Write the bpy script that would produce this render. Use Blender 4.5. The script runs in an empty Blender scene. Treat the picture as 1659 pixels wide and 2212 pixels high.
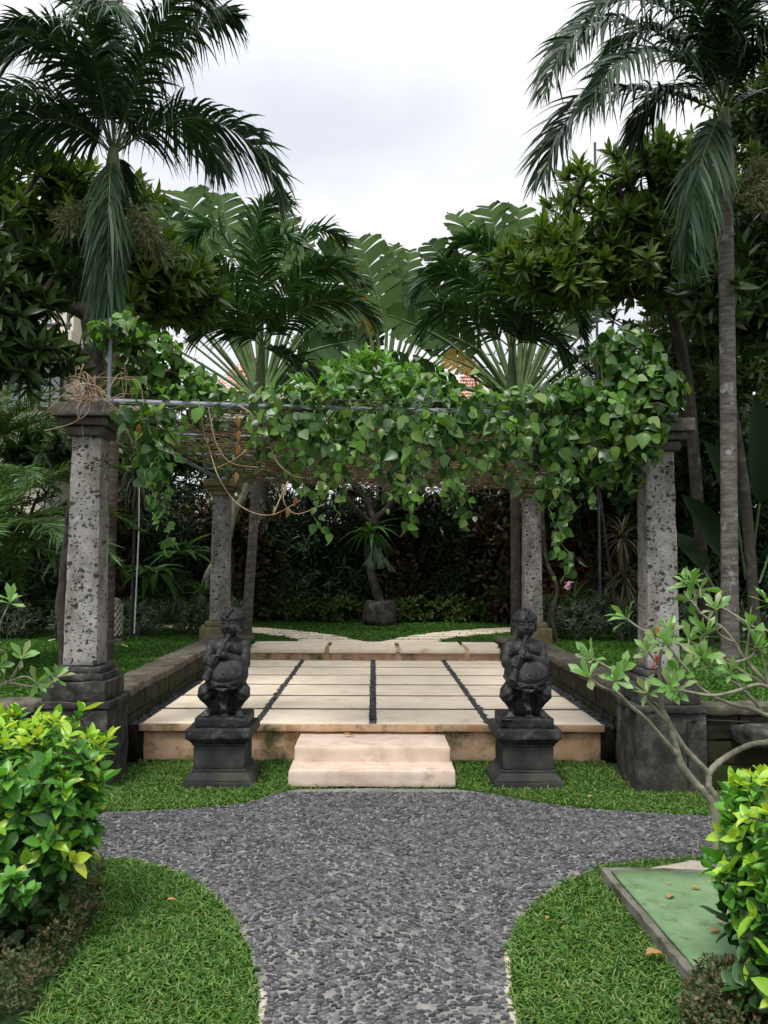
import bpy, bmesh, math, random
import numpy as np
from mathutils import Matrix, Vector, Euler

# ------------------------------------------------------------------ camera, sky, sun, exposure
S = bpy.context.scene
CAM_H = 1.6; FPX = 1794.0; PW, PH = 1659.0, 2212.0
cam_data = bpy.data.cameras.new('camera'); cam = bpy.data.objects.new('camera', cam_data)
S.collection.objects.link(cam); S.camera = cam
CR = Matrix.Rotation(math.radians(-0.69), 4, 'Z') @ Matrix.Rotation(math.radians(90 + 3.64), 4, 'X') @ Matrix.Rotation(math.radians(0.3), 4, 'Z')
cam.matrix_world = Matrix.Translation((0, 0, CAM_H)) @ CR
cam_data.sensor_fit = 'VERTICAL'; cam_data.sensor_height = 24.0; cam_data.lens = 24.0 * FPX / PH
cam_data.clip_start = 0.05; cam_data.clip_end = 3000

SUN_EL, SUN_AZ = math.radians(62), math.radians(205)
world = bpy.data.worlds.new("World"); S.world = world; world.use_nodes = True
nt = world.node_tree; nt.nodes.clear()
def wn(t, **k):
    n = nt.nodes.new(t)
    for a, b in k.items(): setattr(n, a, b)
    return n
wo = wn('ShaderNodeOutputWorld'); wb = wn('ShaderNodeBackground'); wb.inputs[1].default_value = 0.1
sky = wn('ShaderNodeTexSky', sky_type='NISHITA', sun_disc=False); sky.sun_elevation = SUN_EL; sky.sun_rotation = SUN_AZ
tc = wn('ShaderNodeTexCoord'); mp = wn('ShaderNodeMapping'); mp.inputs['Scale'].default_value = (1.0, 1.0, 2.2); mp.inputs['Location'].default_value = (3.1, 0.4, 1.7)
nz = wn('ShaderNodeTexNoise'); nz.inputs['Scale'].default_value = 2.3; nz.inputs['Detail'].default_value = 5; nz.inputs['Roughness'].default_value = 0.45
rp = wn('ShaderNodeValToRGB'); rp.color_ramp.elements[0].position = 0.36; rp.color_ramp.elements[0].color = (7.6, 7.9, 8.7, 1)
rp.color_ramp.elements[1].position = 0.56; rp.color_ramp.elements[1].color = (9.6, 9.65, 9.75, 1)
sx = wn('ShaderNodeSeparateXYZ'); mr = wn('ShaderNodeMapRange'); mr.inputs[1].default_value = 0.5; mr.inputs[2].default_value = 1.0; mr.inputs[3].default_value = 0.92; mr.inputs[4].default_value = 2.2
vm = wn('ShaderNodeVectorMath', operation='SCALE'); mx = wn('ShaderNodeMix', data_type='RGBA'); mx.inputs[0].default_value = 0.93
L = nt.links.new
L(tc.outputs['Generated'], mp.inputs[0]); L(mp.outputs[0], nz.inputs['Vector']); L(nz.outputs[0], rp.inputs[0])
L(tc.outputs['Generated'], sx.inputs[0]); L(sx.outputs[2], mr.inputs[0]); L(rp.outputs[0], vm.inputs[0]); L(mr.outputs[0], vm.inputs['Scale'])
L(sky.outputs[0], mx.inputs[6]); L(vm.outputs[0], mx.inputs[7]); L(mx.outputs[2], wb.inputs[0]); L(wb.outputs[0], wo.inputs[0])

sd = bpy.data.lights.new('sun', 'SUN'); sun = bpy.data.objects.new('sun', sd); S.collection.objects.link(sun)
sd.energy = 2.4; sd.angle = math.radians(12); sd.color = (1.0, 0.96, 0.9)
sun.rotation_euler = Euler((math.radians(90) - SUN_EL, 0, math.pi - SUN_AZ))
S.view_settings.view_transform = 'Standard'; S.view_settings.look = 'None'
S.view_settings.exposure = 0.3; S.view_settings.gamma = 1.0
S.render.engine = 'CYCLES'
S.cycles.max_bounces = 6; S.cycles.diffuse_bounces = 3; S.cycles.glossy_bounces = 2; S.cycles.transmission_bounces = 3
S.cycles.transparent_max_bounces = 4; S.cycles.use_adaptive_sampling = True

# ------------------------------------------------------------------ helpers
R = np.random.default_rng(7)
_CR3 = np.array(CR.to_3x3())
def at(px, py, Y):
    """point of the garden seen at a place of the photograph, at distance Y"""
    r = _CR3 @ np.array([(px - PW/2)/FPX, -(py - PH/2)/FPX, -1.0])
    return np.array([0, 0, CAM_H]) + r * (Y / r[1])
def gnd(px, py, z=0.0):
    r = _CR3 @ np.array([(px - PW/2)/FPX, -(py - PH/2)/FPX, -1.0])
    return np.array([0, 0, CAM_H]) + r * ((z - CAM_H) / r[2])
def nrm(a):
    a = np.asarray(a, float); return a / (np.linalg.norm(a, axis=-1, keepdims=True) + 1e-9)
def A(*a): return np.array(a, float)

def thing(name, label, cat, loc=(0, 0, 0), group=None):
    o = bpy.data.objects.new(name, None); S.collection.objects.link(o)
    o.location = [float(v) for v in loc]; o['label'] = label; o['category'] = cat; o.empty_display_size = 0.2
    if group: o['group'] = group
    return o
def mk(name, parts, mats, parent=None, smooth=True, label=None, cat=None, group=None, kind=None, origin=None, sharp=0):
    """one mesh object from a list of (verts, faces, material slot)"""
    if not isinstance(mats, (list, tuple)): mats = [mats]
    Vs, loops, tot, mi, off = [], [], [], [], 0
    for p in parts:
        V, F = np.asarray(p[0], float).reshape(-1, 3), np.asarray(p[1], np.int64)
        if len(V) == 0 or len(F) == 0: continue
        Vs.append(V); loops.append((F + off).ravel()); tot.append(np.full(len(F), F.shape[1])); mi.append(np.full(len(F), p[2] if len(p) > 2 else 0)); off += len(V)
    V = np.concatenate(Vs); loops = np.concatenate(loops); tot = np.concatenate(tot); mi = np.concatenate(mi)
    o_loc = np.array(parent.location if parent is not None and parent.type == 'EMPTY' else (origin if origin is not None else (0, 0, 0)), float)
    if parent is not None and parent.type != 'EMPTY':
        q = parent; o_loc = np.zeros(3)
        while q is not None: o_loc = o_loc + np.array(q.location); q = q.parent
    me = bpy.data.meshes.new(name); me.vertices.add(len(V)); me.vertices.foreach_set('co', (V - o_loc).ravel().astype(np.float32))
    me.loops.add(len(loops)); me.loops.foreach_set('vertex_index', loops.astype(np.int32))
    me.polygons.add(len(tot)); st = np.concatenate([[0], np.cumsum(tot)[:-1]])
    me.polygons.foreach_set('loop_start', st.astype(np.int32)); me.polygons.foreach_set('loop_total', tot.astype(np.int32))
    me.polygons.foreach_set('material_index', mi.astype(np.int32)); me.polygons.foreach_set('use_smooth', np.full(len(tot), smooth))
    for m in mats: me.materials.append(m)
    me.update(calc_edges=True)
    if smooth and len(V) < 60000 and sharp: me.set_sharp_from_angle(angle=math.radians(sharp))
    o = bpy.data.objects.new(name, me); S.collection.objects.link(o)
    if parent is not None: o.parent = parent
    else: o.location = [float(v) for v in o_loc]
    for k, v in (('label', label), ('category', cat), ('group', group), ('kind', kind)):
        if v: o[k] = v
    return o

def vnoise(P, sc=1.0, seed=0):
    """smooth value noise, -1..1"""
    P = np.asarray(P, float) * sc + seed * 17.31; i = np.floor(P).astype(np.int64); f = P - i; f = f*f*(3 - 2*f)
    def h(x, y, z):
        n = (x * 374761393 + y * 668265263 + z * 2147483647 + seed * 1013904223) & 0xffffffff
        n = ((n ^ (n >> 13)) * 1274126177) & 0xffffffff
        return ((n ^ (n >> 16)) & 0xffff) / 32767.5 - 1
    x, y, z = i[..., 0], i[..., 1], i[..., 2]; fx, fy, fz = f[..., 0], f[..., 1], f[..., 2]
    r = 0
    for dx in (0, 1):
        for dy in (0, 1):
            for dz in (0, 1):
                r = r + h(x+dx, y+dy, z+dz) * (fx if dx else 1-fx) * (fy if dy else 1-fy) * (fz if dz else 1-fz)
    return r
def fnoise(P, sc=1.0, seed=0, o=3):
    return sum(vnoise(P, sc * 2**k, seed + k) * 0.5**k for k in range(o))

def box(x0, x1, y0, y1, z0, z1, bev=0.01, seg=2):
    bm = bmesh.new(); bmesh.ops.create_cube(bm, size=1)
    for v in bm.verts: v.co = ((v.co.x+.5)*(x1-x0)+x0, (v.co.y+.5)*(y1-y0)+y0, (v.co.z+.5)*(z1-z0)+z0)
    if bev: bmesh.ops.bevel(bm, geom=bm.edges[:], offset=bev, segments=seg, affect='EDGES', profile=0.6)
    bmesh.ops.triangulate(bm, faces=bm.faces[:]); bm.verts.index_update()
    V = np.array([v.co[:] for v in bm.verts]); F = np.array([[v.index for v in f.verts] for f in bm.faces]); bm.free()
    return V, F
def rbox(x0, x1, y0, y1, z0, z1, res=0.04, amp=0.004, seed=0, rnd=0.012, sc=9, taper=0.0):
    """stone block: grid-subdivided, rounded, roughened"""
    c = A((x0+x1)/2, (y0+y1)/2, (z0+z1)/2); h = A(x1-x0, y1-y0, z1-z0)/2
    r0_ = min(rnd, h.min()*.45); Vs, Fs, off = [], [], 0
    for ax in range(3):
        u, v = (ax+1) % 3, (ax+2) % 3
        for s in (-1, 1):
            def ax_(H):
                k = max(int(np.ceil(2*H/res)), 1); g_ = np.linspace(-(H-r0_), H-r0_, k+1) if r0_ > 0 else np.linspace(-H, H, k+1)
                return np.concatenate([[-H], g_, [H]]) if r0_ > 0 else g_
            a = ax_(h[u]); b = ax_(h[v])
            g = np.zeros((len(a), len(b), 3)); g[..., u] = a[:, None]; g[..., v] = b[None, :]; g[..., ax] = s*h[ax]
            idx = np.arange(len(a)*len(b)).reshape(len(a), len(b)) + off
            q = np.stack([idx[:-1, :-1], idx[1:, :-1], idx[1:, 1:], idx[:-1, 1:]], -1).reshape(-1, 4)
            if s < 0: q = q[:, ::-1]
            Vs.append(g.reshape(-1, 3)); Fs.append(q); off += g.shape[0]*g.shape[1]
    V = np.concatenate(Vs); F = np.concatenate(Fs)
    key = np.round(V, 5); _, first, inv = np.unique(key, axis=0, return_index=True, return_inverse=True); inv = inv.ravel()
    V = V[first]; F = inv[F]
    r = r0_; inner = np.clip(V, -(h-r), h-r); d = V - inner; l = np.linalg.norm(d, axis=1, keepdims=True)
    V = inner + d/np.maximum(l, 1e-9)*np.minimum(l, r)
    V = V + c
    if taper:
        t = ((V[:, 2]-z0)/(z1-z0))[:, None]; V[:, :2] = c[:2] + (V[:, :2]-c[:2])*(1 - taper*t)
    nz3 = np.stack([fnoise(V, sc, seed+k*5) for k in range(3)], 1)
    return V + nz3*amp, F
def tube(P, r, sides=8, cap=True):
    P = np.asarray(P, float); n = len(P); r = np.broadcast_to(np.asarray(r, float), (n,))
    T = nrm(np.gradient(P, axis=0)); ref = A(0, 0, 1) if abs(T[0, 2]) < .9 else A(0, 1, 0)
    U = np.zeros((n, 3)); u = nrm(np.cross(T[0], ref))
    for i in range(n): u = nrm(u - T[i]*np.dot(u, T[i])); U[i] = u
    W = np.cross(T, U); a = np.arange(sides)/sides*2*math.pi
    V = P[:, None] + r[:, None, None]*(U[:, None]*np.cos(a)[None, :, None] + W[:, None]*np.sin(a)[None, :, None])
    V = V.reshape(-1, 3); i = np.arange(n-1)[:, None]*sides; j = np.arange(sides)[None]; k = (j+1) % sides
    F = np.stack([i+j, i+k, i+sides+k, i+sides+j], -1).reshape(-1, 4)
    if cap:
        V = np.concatenate([V, P[:1], P[-1:]]); b = n*sides; jj = np.arange(sides); kk = (jj+1) % sides
        F = np.concatenate([F, np.stack([kk, jj, np.full(sides, b), np.full(sides, b)], 1)[:, [0, 1, 2, 2]], np.stack([jj+(n-1)*sides, kk+(n-1)*sides, np.full(sides, b+1), np.full(sides, b+1)], 1)])
        Ft = F[-2*sides:][:, :3]
        return [(V, F[:-2*sides]), (V, Ft)]
    return [(V, F)]
def P_(parts, mi=0): return [(v, f, mi) for v, f, *_ in parts]
def spline(P, n=24):
    P = np.asarray(P, float); k = len(P); Q = np.vstack([2*P[0]-P[1], P, 2*P[-1]-P[-2]])
    t = np.linspace(0, k-1-1e-6, n); i = t.astype(int); f = (t-i)[:, None]
    a, b, c, d = Q[i], Q[i+1], Q[i+2], Q[i+3]
    return 0.5*((2*b) + (-a+c)*f + (2*a-5*b+4*c-d)*f**2 + (-a+3*b-3*c+d)*f**3)
def frusta(Pa, Pb, ra, rb, sides=5):
    """many short limbs at once"""
    Pa, Pb = np.asarray(Pa), np.asarray(Pb); T = nrm(Pb-Pa); ref = np.where(np.abs(T[:, 2:3]) < .9, A(0, 0, 1), A(0, 1, 0))
    U = nrm(np.cross(T, ref)); W = np.cross(T, U); a = np.arange(sides)/sides*2*math.pi
    ring = U[:, None]*np.cos(a)[None, :, None] + W[:, None]*np.sin(a)[None, :, None]
    V = np.stack([Pa[:, None] + ring*np.asarray(ra)[:, None, None], Pb[:, None] + ring*np.asarray(rb)[:, None, None]], 1).reshape(-1, 3)
    b = (np.arange(len(Pa))*2*sides)[:, None]; j = np.arange(sides)[None]; k = (j+1) % sides
    return V, np.stack([b+j, b+k, b+sides+k, b+sides+j], -1).reshape(-1, 4)
def lathe(prof, c, n=24, amp=0, seed=0, sc=6):
    prof = np.asarray(prof, float); a = np.arange(n)/n*2*math.pi
    V = np.stack([prof[:, 0:1]*np.cos(a), prof[:, 0:1]*np.sin(a), np.repeat(prof[:, 1:2], n, 1)], -1).reshape(-1, 3)
    i = np.arange(len(prof)-1)[:, None]*n; j = np.arange(n)[None]; k = (j+1) % n
    F = np.stack([i+j, i+k, i+n+k, i+n+j], -1).reshape(-1, 4); V = V + np.asarray(c)
    if amp: V = V + np.stack([fnoise(V, sc, seed+q*3) for q in range(3)], 1)*amp
    return V, F

# leaves -------------------------------------------------------------
def leaf_t(n=5, prof='oval', fold=0.25, droop=0.15, w=0.45, curl=0.0):
    t = np.linspace(0, 1, n+1)
    if prof == 'oval': ww = np.sin(math.pi*np.clip(t, 0, 1)**0.85)**0.8
    elif prof == 'heart': ww = np.interp(t, [0, .06, .2, .4, .65, .85, 1], [.35, .82, 1, .95, .66, .3, 0.0])
    elif prof == 'obov': ww = np.interp(t, [0, .12, .4, .65, .82, .93, 1], [.1, .16, .55, .93, 1, .72, .1])
    elif prof == 'lance': ww = np.interp(t, [0, .15, .4, .7, 1], [.15, .65, 1, .65, 0.0])
    elif prof == 'blade': ww = np.interp(t, [0, .3, .7, 1], [.6, 1, .8, 0.0])
    ww = ww*w/2; z = -droop*t**2; y = t*(1 - 0.25*droop*t)
    V = np.stack([np.stack([-ww, y, z + ww*fold*2 + curl*ww*np.sin(t*9)], 1), np.stack([0*t, y, z], 1), np.stack([ww, y, z + ww*fold*2 + curl*ww*np.cos(t*8)], 1)], 1).reshape(-1, 3)
    i = np.arange(n)[:, None]*3
    F = np.concatenate([np.stack([i, i+1, i+4, i+3], -1).reshape(-1, 4), np.stack([i+1, i+2, i+5, i+4], -1).reshape(-1, 4)])
    return V, F
def inst(tm, pos, Yd, Zd, sc):
    """place copies of a template: Yd length direction, Zd facing"""
    T, F = tm; Yd = nrm(Yd); Zd = nrm(Zd - Yd*np.sum(Yd*Zd, -1, keepdims=True)); Xd = np.cross(Yd, Zd); sc = np.asarray(sc, float)
    if sc.ndim == 1: sc = sc[:, None]
    if sc.shape[1] == 1: sc = np.repeat(sc, 3, 1)
    V = pos[:, None] + T[None, :, 0:1]*(Xd*sc[:, 0:1])[:, None] + T[None, :, 1:2]*(Yd*sc[:, 1:2])[:, None] + T[None, :, 2:3]*(Zd*sc[:, 2:3])[:, None]
    Fo = (F[None] + (np.arange(len(pos))*len(T))[:, None, None]).reshape(-1, F.shape[1])
    return V.reshape(-1, 3), Fo
def basis(D):
    D = nrm(D); ref = np.where(np.abs(D[:, 2:3]) < .9, A(0, 0, 1), A(1, 0, 0)); U = nrm(np.cross(D, ref)); return D, U, np.cross(D, U)
def rosettes(P, D, nl, ln, ang, tms, back=0.0, jit=0.3, mi=0, face=1.0):
    """tufts of leaves round shoot tips"""
    N = len(P); P = np.repeat(P, nl, 0); D = np.repeat(D, nl, 0); D, U, W = basis(D)
    k = np.tile(np.arange(nl), N); ph = k*2.399 + np.repeat(R.uniform(0, 6.28, N), nl) + R.normal(0, .2, N*nl)
    fr = k/max(nl-1, 1); th = np.radians(ang[0] + (ang[1]-ang[0])*fr + R.normal(0, 8, N*nl))
    rad = U*np.cos(ph)[:, None] + W*np.sin(ph)[:, None]
    Yd = D*np.cos(th)[:, None] + rad*np.sin(th)[:, None] + R.normal(0, jit*.4, (N*nl, 3)); Zd = (D*np.sin(th)[:, None] - rad*np.cos(th)[:, None])*face + R.normal(0, jit*.5, (N*nl, 3))
    pos = P - D*(back*fr)[:, None]; s = R.uniform(ln[0], ln[1], N*nl)
    out = []; pick = R.integers(0, len(tms), N*nl)
    for q, tm in enumerate(tms):
        m = pick == q
        if m.any(): v, f = inst(tm, pos[m], Yd[m], Zd[m], s[m]); out.append((v, f, mi))
    return out
def scatter_leaves(P, N_out, ln, tms, mi=0, up=0.4, jit=0.6, droop=0.3):
    n = len(P); Zd = nrm(N_out + A(0, 0, up) + R.normal(0, jit, (n, 3))); Yd = nrm(np.cross(Zd, R.normal(0, 1, (n, 3))) + A(0, 0, -droop))
    s = R.uniform(ln[0], ln[1], n); pick = R.integers(0, len(tms), n); out = []
    for q, tm in enumerate(tms):
        m = pick == q
        if m.any(): v, f = inst(tm, P[m], Yd[m], Zd[m], s[m]); out.append((v, f, mi))
    return out
def blob_points(blobs, n, shell=0.6, lump=0.25, seed=0):
    """points through a crown made of ellipsoids, denser toward its skin; returns points and outward directions"""
    vol = np.array([b[3]*b[4]*b[5] for b in blobs]); vol = vol**0.75; cnt = R.multinomial(n, vol/vol.sum()); P, O = [], []
    for b, c in zip(blobs, cnt):
        d = nrm(R.normal(0, 1, (c, 3))); r = R.uniform(shell**3, 1, c)**(1/3); rr = r*(1 + lump*fnoise(d*1.0 + A(*b[:3]), 2.2, seed))
        P.append(A(*b[:3]) + d*rr[:, None]*A(*b[3:6])); O.append(nrm(d/A(*b[3:6])))
    return np.concatenate(P), np.concatenate(O)
def grow(root, tips, r_tip=0.012, step=0.35, expo=0.42, rmax=None, wob=0.05, pl=0.35, sides=5):
    """branches from a trunk line to every shoot tip"""
    root = np.asarray(root, float); nodes = [p for p in root]; par = [-1] + list(range(len(root)-1)); plen = [0.0]
    for i in range(1, len(root)): plen.append(plen[-1]*0.3)
    top = root[-1]; order = np.argsort(np.linalg.norm(tips - top, axis=1)); dirs = np.zeros((len(tips), 3)); leafnode = []
    start = max(0, len(root)-3)
    for ti in order:
        t = tips[ti]; N = np.array(nodes[start:]); d = np.linalg.norm(N - t, axis=1); c = d + pl*np.array(plen[start:]) + 0.6*np.maximum(0, N[:, 2]-t[2])
        b = int(np.argmin(c)) + start; pb = nodes[b]; L0 = np.linalg.norm(t-pb); k = max(1, int(L0/step)); prev = b
        sag = A(0, 0, -0.12*L0)
        for q in range(1, k+1):
            f = q/k; p = pb + (t-pb)*f + sag*math.sin(math.pi*f) + (R.normal(0, wob*step, 3) if q < k else 0)
            nodes.append(p); par.append(prev); plen.append(plen[prev] + L0/k); prev = len(nodes)-1
        dirs[ti] = nodes[prev] - nodes[par[prev]]; leafnode.append(prev)
    cnt = np.zeros(len(nodes))
    for l in leafnode: cnt[l] += 1
    for i in range(len(nodes)-1, 0, -1):
        if par[i] >= 0: cnt[par[i]] += cnt[i]
    rad = r_tip*np.maximum(cnt, 1)**expo
    if rmax: rad = np.minimum(rad, rmax)
    N = np.array(nodes); par = np.array(par); m = par >= 0
    V, F = frusta(N[par[m]], N[m], np.minimum(rad[par[m]], rad[m]*1.35), rad[m], sides)
    return (V, F), nrm(dirs)

def frond(P, LL=0.55, n=55, w=0.03, droop=0.5, vee=0.35, twist=0.0, start=0.12, a0=62, a1=25, rr=0.014, seg=5, side=None):
    C = spline(P, 40); T = nrm(np.gradient(C, axis=0)); d = C[-1]-C[0]; d[2] = 0
    if np.linalg.norm(d) < .15: d = A(0, -1, 0)
    Sd = nrm(np.cross(nrm(d), A(0, 0, 1))) if side is None else nrm(side)
    out = [(v, f, 1) for v, f in tube(C, np.linspace(rr, rr*.18, 40), 5)]
    t = np.linspace(start, 0.995, n); idx = t*39; i0 = np.clip(idx.astype(int), 0, 38); f = (idx-i0)[:, None]
    B = C[i0]*(1-f) + C[i0+1]*f; TT = nrm(T[i0]*(1-f) + T[i0+1]*f); S0 = nrm(Sd - TT*np.sum(TT*Sd, 1, keepdims=True)); N0 = np.cross(S0, TT)
    N0 = N0*np.where(N0[:, 2:3].mean() < 0, -1, 1)
    tw = twist; S1 = S0*math.cos(tw) + N0*math.sin(tw); N1 = N0*math.cos(tw) - S0*math.sin(tw)
    prof = np.interp((t-start)/(1-start), [0, .15, .45, .8, 1], [.55, .9, 1, .7, .3])
    for s in (-1, 1):
        a = np.radians(a0 + (a1-a0)*t + R.normal(0, 5, n))[:, None]
        D = nrm(TT*np.cos(a) + s*S1*np.sin(a) + N1*(vee + R.normal(0, .13, n))[:, None])
        LLn = LL*prof*R.uniform(.85, 1.1, n); u = np.linspace(0, 1, seg+1); Wd = nrm(TT - D*np.sum(TT*D, 1, keepdims=True) + R.normal(0, .25, (n, 3)))
        dr = droop*R.uniform(.6, 1.4, n)
        pts = B[:, None] + D[:, None]*(LLn[:, None]*u)[..., None]*(1-0.25*dr[:, None, None]*u[None, :, None]) + A(0, 0, -1)*(LLn[:, None]*dr[:, None]*u**2)[..., None]
        pts = pts + R.normal(0, .012, (n, 1, 3))*u[None, :, None]**2*3
        ww = np.interp(u, [0, .25, .6, 1], [.5, 1, .8, .04])*w/2*R.uniform(.8, 1.15, (n, 1))
        V = np.stack([pts - Wd[:, None]*ww[..., None], pts + Wd[:, None]*ww[..., None]], 2).reshape(-1, 3)
        b = (np.arange(n)*(seg+1)*2)[:, None]; j = np.arange(seg)[None]*2
        out.append((V, np.stack([b+j, b+j+1, b+j+3, b+j+2], -1).reshape(-1, 4), 0))
    return out
def arch(base, az, el, L0, bend=1.6, n=6):
    """a frond line that starts at elevation el and arches over"""
    p = np.array(base, float); P = [p.copy()]; e = math.radians(el)
    for i in range(n):
        e -= bend/n*(0.5 + i/n); p = p + A(math.cos(az)*math.cos(e), math.sin(az)*math.cos(e), math.sin(e))*L0/n; P.append(p.copy())
    return P

# materials ----------------------------------------------------------
def nodes_of(name):
    m = bpy.data.materials.new(name); m.use_nodes = True; t = m.node_tree; t.nodes.clear(); return m, t
def N(t, typ, **k):
    n = t.nodes.new(typ)
    for a, b in k.items(): setattr(n, a, b)
    return n
def ramp(t, stops, interp='LINEAR'):
    r = N(t, 'ShaderNodeValToRGB'); cr = r.color_ramp; cr.interpolation = interp
    while len(cr.elements) < len(stops): cr.elements.new(0.5)
    for e, (p, c) in zip(cr.elements, stops): e.position = p; e.color = (*c, 1)
    return r
def leafmat(name, cols, rough=0.42, trans=0.28, spec=0.35, tcol=None):
    m, t = nodes_of(name); g = N(t, 'ShaderNodeNewGeometry'); k = len(cols)
    r = ramp(t, [(i/max(k-1, 1), c) for i, c in enumerate(cols)]); L = t.links.new; L(g.outputs['Random Per Island'], r.inputs[0])
    tc = N(t, 'ShaderNodeTexCoord'); nz = N(t, 'ShaderNodeTexNoise'); nz.inputs['Scale'].default_value = 14; L(tc.outputs['Object'], nz.inputs['Vector'])
    mr = N(t, 'ShaderNodeMapRange'); mr.inputs[3].default_value = .72; mr.inputs[4].default_value = 1.28; L(nz.outputs[0], mr.inputs[0])
    vm = N(t, 'ShaderNodeVectorMath', operation='SCALE'); L(r.outputs[0], vm.inputs[0]); L(mr.outputs[0], vm.inputs['Scale'])
    b = N(t, 'ShaderNodeBsdfPrincipled'); L(vm.outputs[0], b.inputs['Base Color']); b.inputs['Roughness'].default_value = rough; b.inputs['Specular IOR Level'].default_value = spec
    tr = N(t, 'ShaderNodeBsdfTranslucent'); v2 = N(t, 'ShaderNodeVectorMath', operation='MULTIPLY'); L(vm.outputs[0], v2.inputs[0]); v2.inputs[1].default_value = tcol or (1.5, 1.7, .6); L(v2.outputs[0], tr.inputs[0])
    mx = N(t, 'ShaderNodeMixShader'); mx.inputs[0].default_value = trans; L(b.outputs[0], mx.inputs[1]); L(tr.outputs[0], mx.inputs[2])
    o = N(t, 'ShaderNodeOutputMaterial'); L(mx.outputs[0], o.inputs[0]); return m
def surf(name, stops, scale=6, detail=6, rough=0.85, bump=0.3, bscale=30, spec=0.3, dist=0.01, stain=None, sscale=1.5, map=(1, 1, 1), island=0.0):
    m, t = nodes_of(name); L = t.links.new; tc = N(t, 'ShaderNodeTexCoord'); mp = N(t, 'ShaderNodeMapping'); mp.inputs['Scale'].default_value = map
    L(tc.outputs['Object'], mp.inputs[0]); nz = N(t, 'ShaderNodeTexNoise'); nz.inputs['Scale'].default_value = scale; nz.inputs['Detail'].default_value = detail; nz.inputs['Roughness'].default_value = .65
    L(mp.outputs[0], nz.inputs['Vector']); r = ramp(t, stops); L(nz.outputs[0], r.inputs[0]); col = r.outputs[0]
    if stain:
        n2 = N(t, 'ShaderNodeTexNoise'); n2.inputs['Scale'].default_value = sscale; n2.inputs['Detail'].default_value = 7; n2.inputs['Roughness'].default_value = .7; L(tc.outputs['Object'], n2.inputs['Vector'])
        r2 = ramp(t, [(stain[1], (0, 0, 0)), (stain[2], (1, 1, 1))]); L(n2.outputs[0], r2.inputs[0]); mx = N(t, 'ShaderNodeMix', data_type='RGBA'); L(r2.outputs[0], mx.inputs[0]); L(col, mx.inputs[6]); mx.inputs[7].default_value = (*stain[0], 1); col = mx.outputs[2]
    if island:
        g = N(t, 'ShaderNodeNewGeometry'); mr = N(t, 'ShaderNodeMapRange'); mr.inputs[3].default_value = 1-island; mr.inputs[4].default_value = 1+island; L(g.outputs['Random Per Island'], mr.inputs[0])
        vm = N(t, 'ShaderNodeVectorMath', operation='SCALE'); L(col, vm.inputs[0]); L(mr.outputs[0], vm.inputs['Scale']); col = vm.outputs[0]
    b = N(t, 'ShaderNodeBsdfPrincipled'); L(col, b.inputs['Base Color']); b.inputs['Roughness'].default_value = rough; b.inputs['Specular IOR Level'].default_value = spec
    if bump:
        n3 = N(t, 'ShaderNodeTexNoise'); n3.inputs['Scale'].default_value = bscale; n3.inputs['Detail'].default_value = 8; n3.inputs['Roughness'].default_value = .7; L(mp.outputs[0], n3.inputs['Vector'])
        bp = N(t, 'ShaderNodeBump'); bp.inputs['Strength'].default_value = bump; bp.inputs['Distance'].default_value = dist; L(n3.outputs[0], bp.inputs['Height']); L(bp.outputs[0], b.inputs['Normal'])
    o = N(t, 'ShaderNodeOutputMaterial'); L(b.outputs[0], o.inputs[0]); return m
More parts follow.
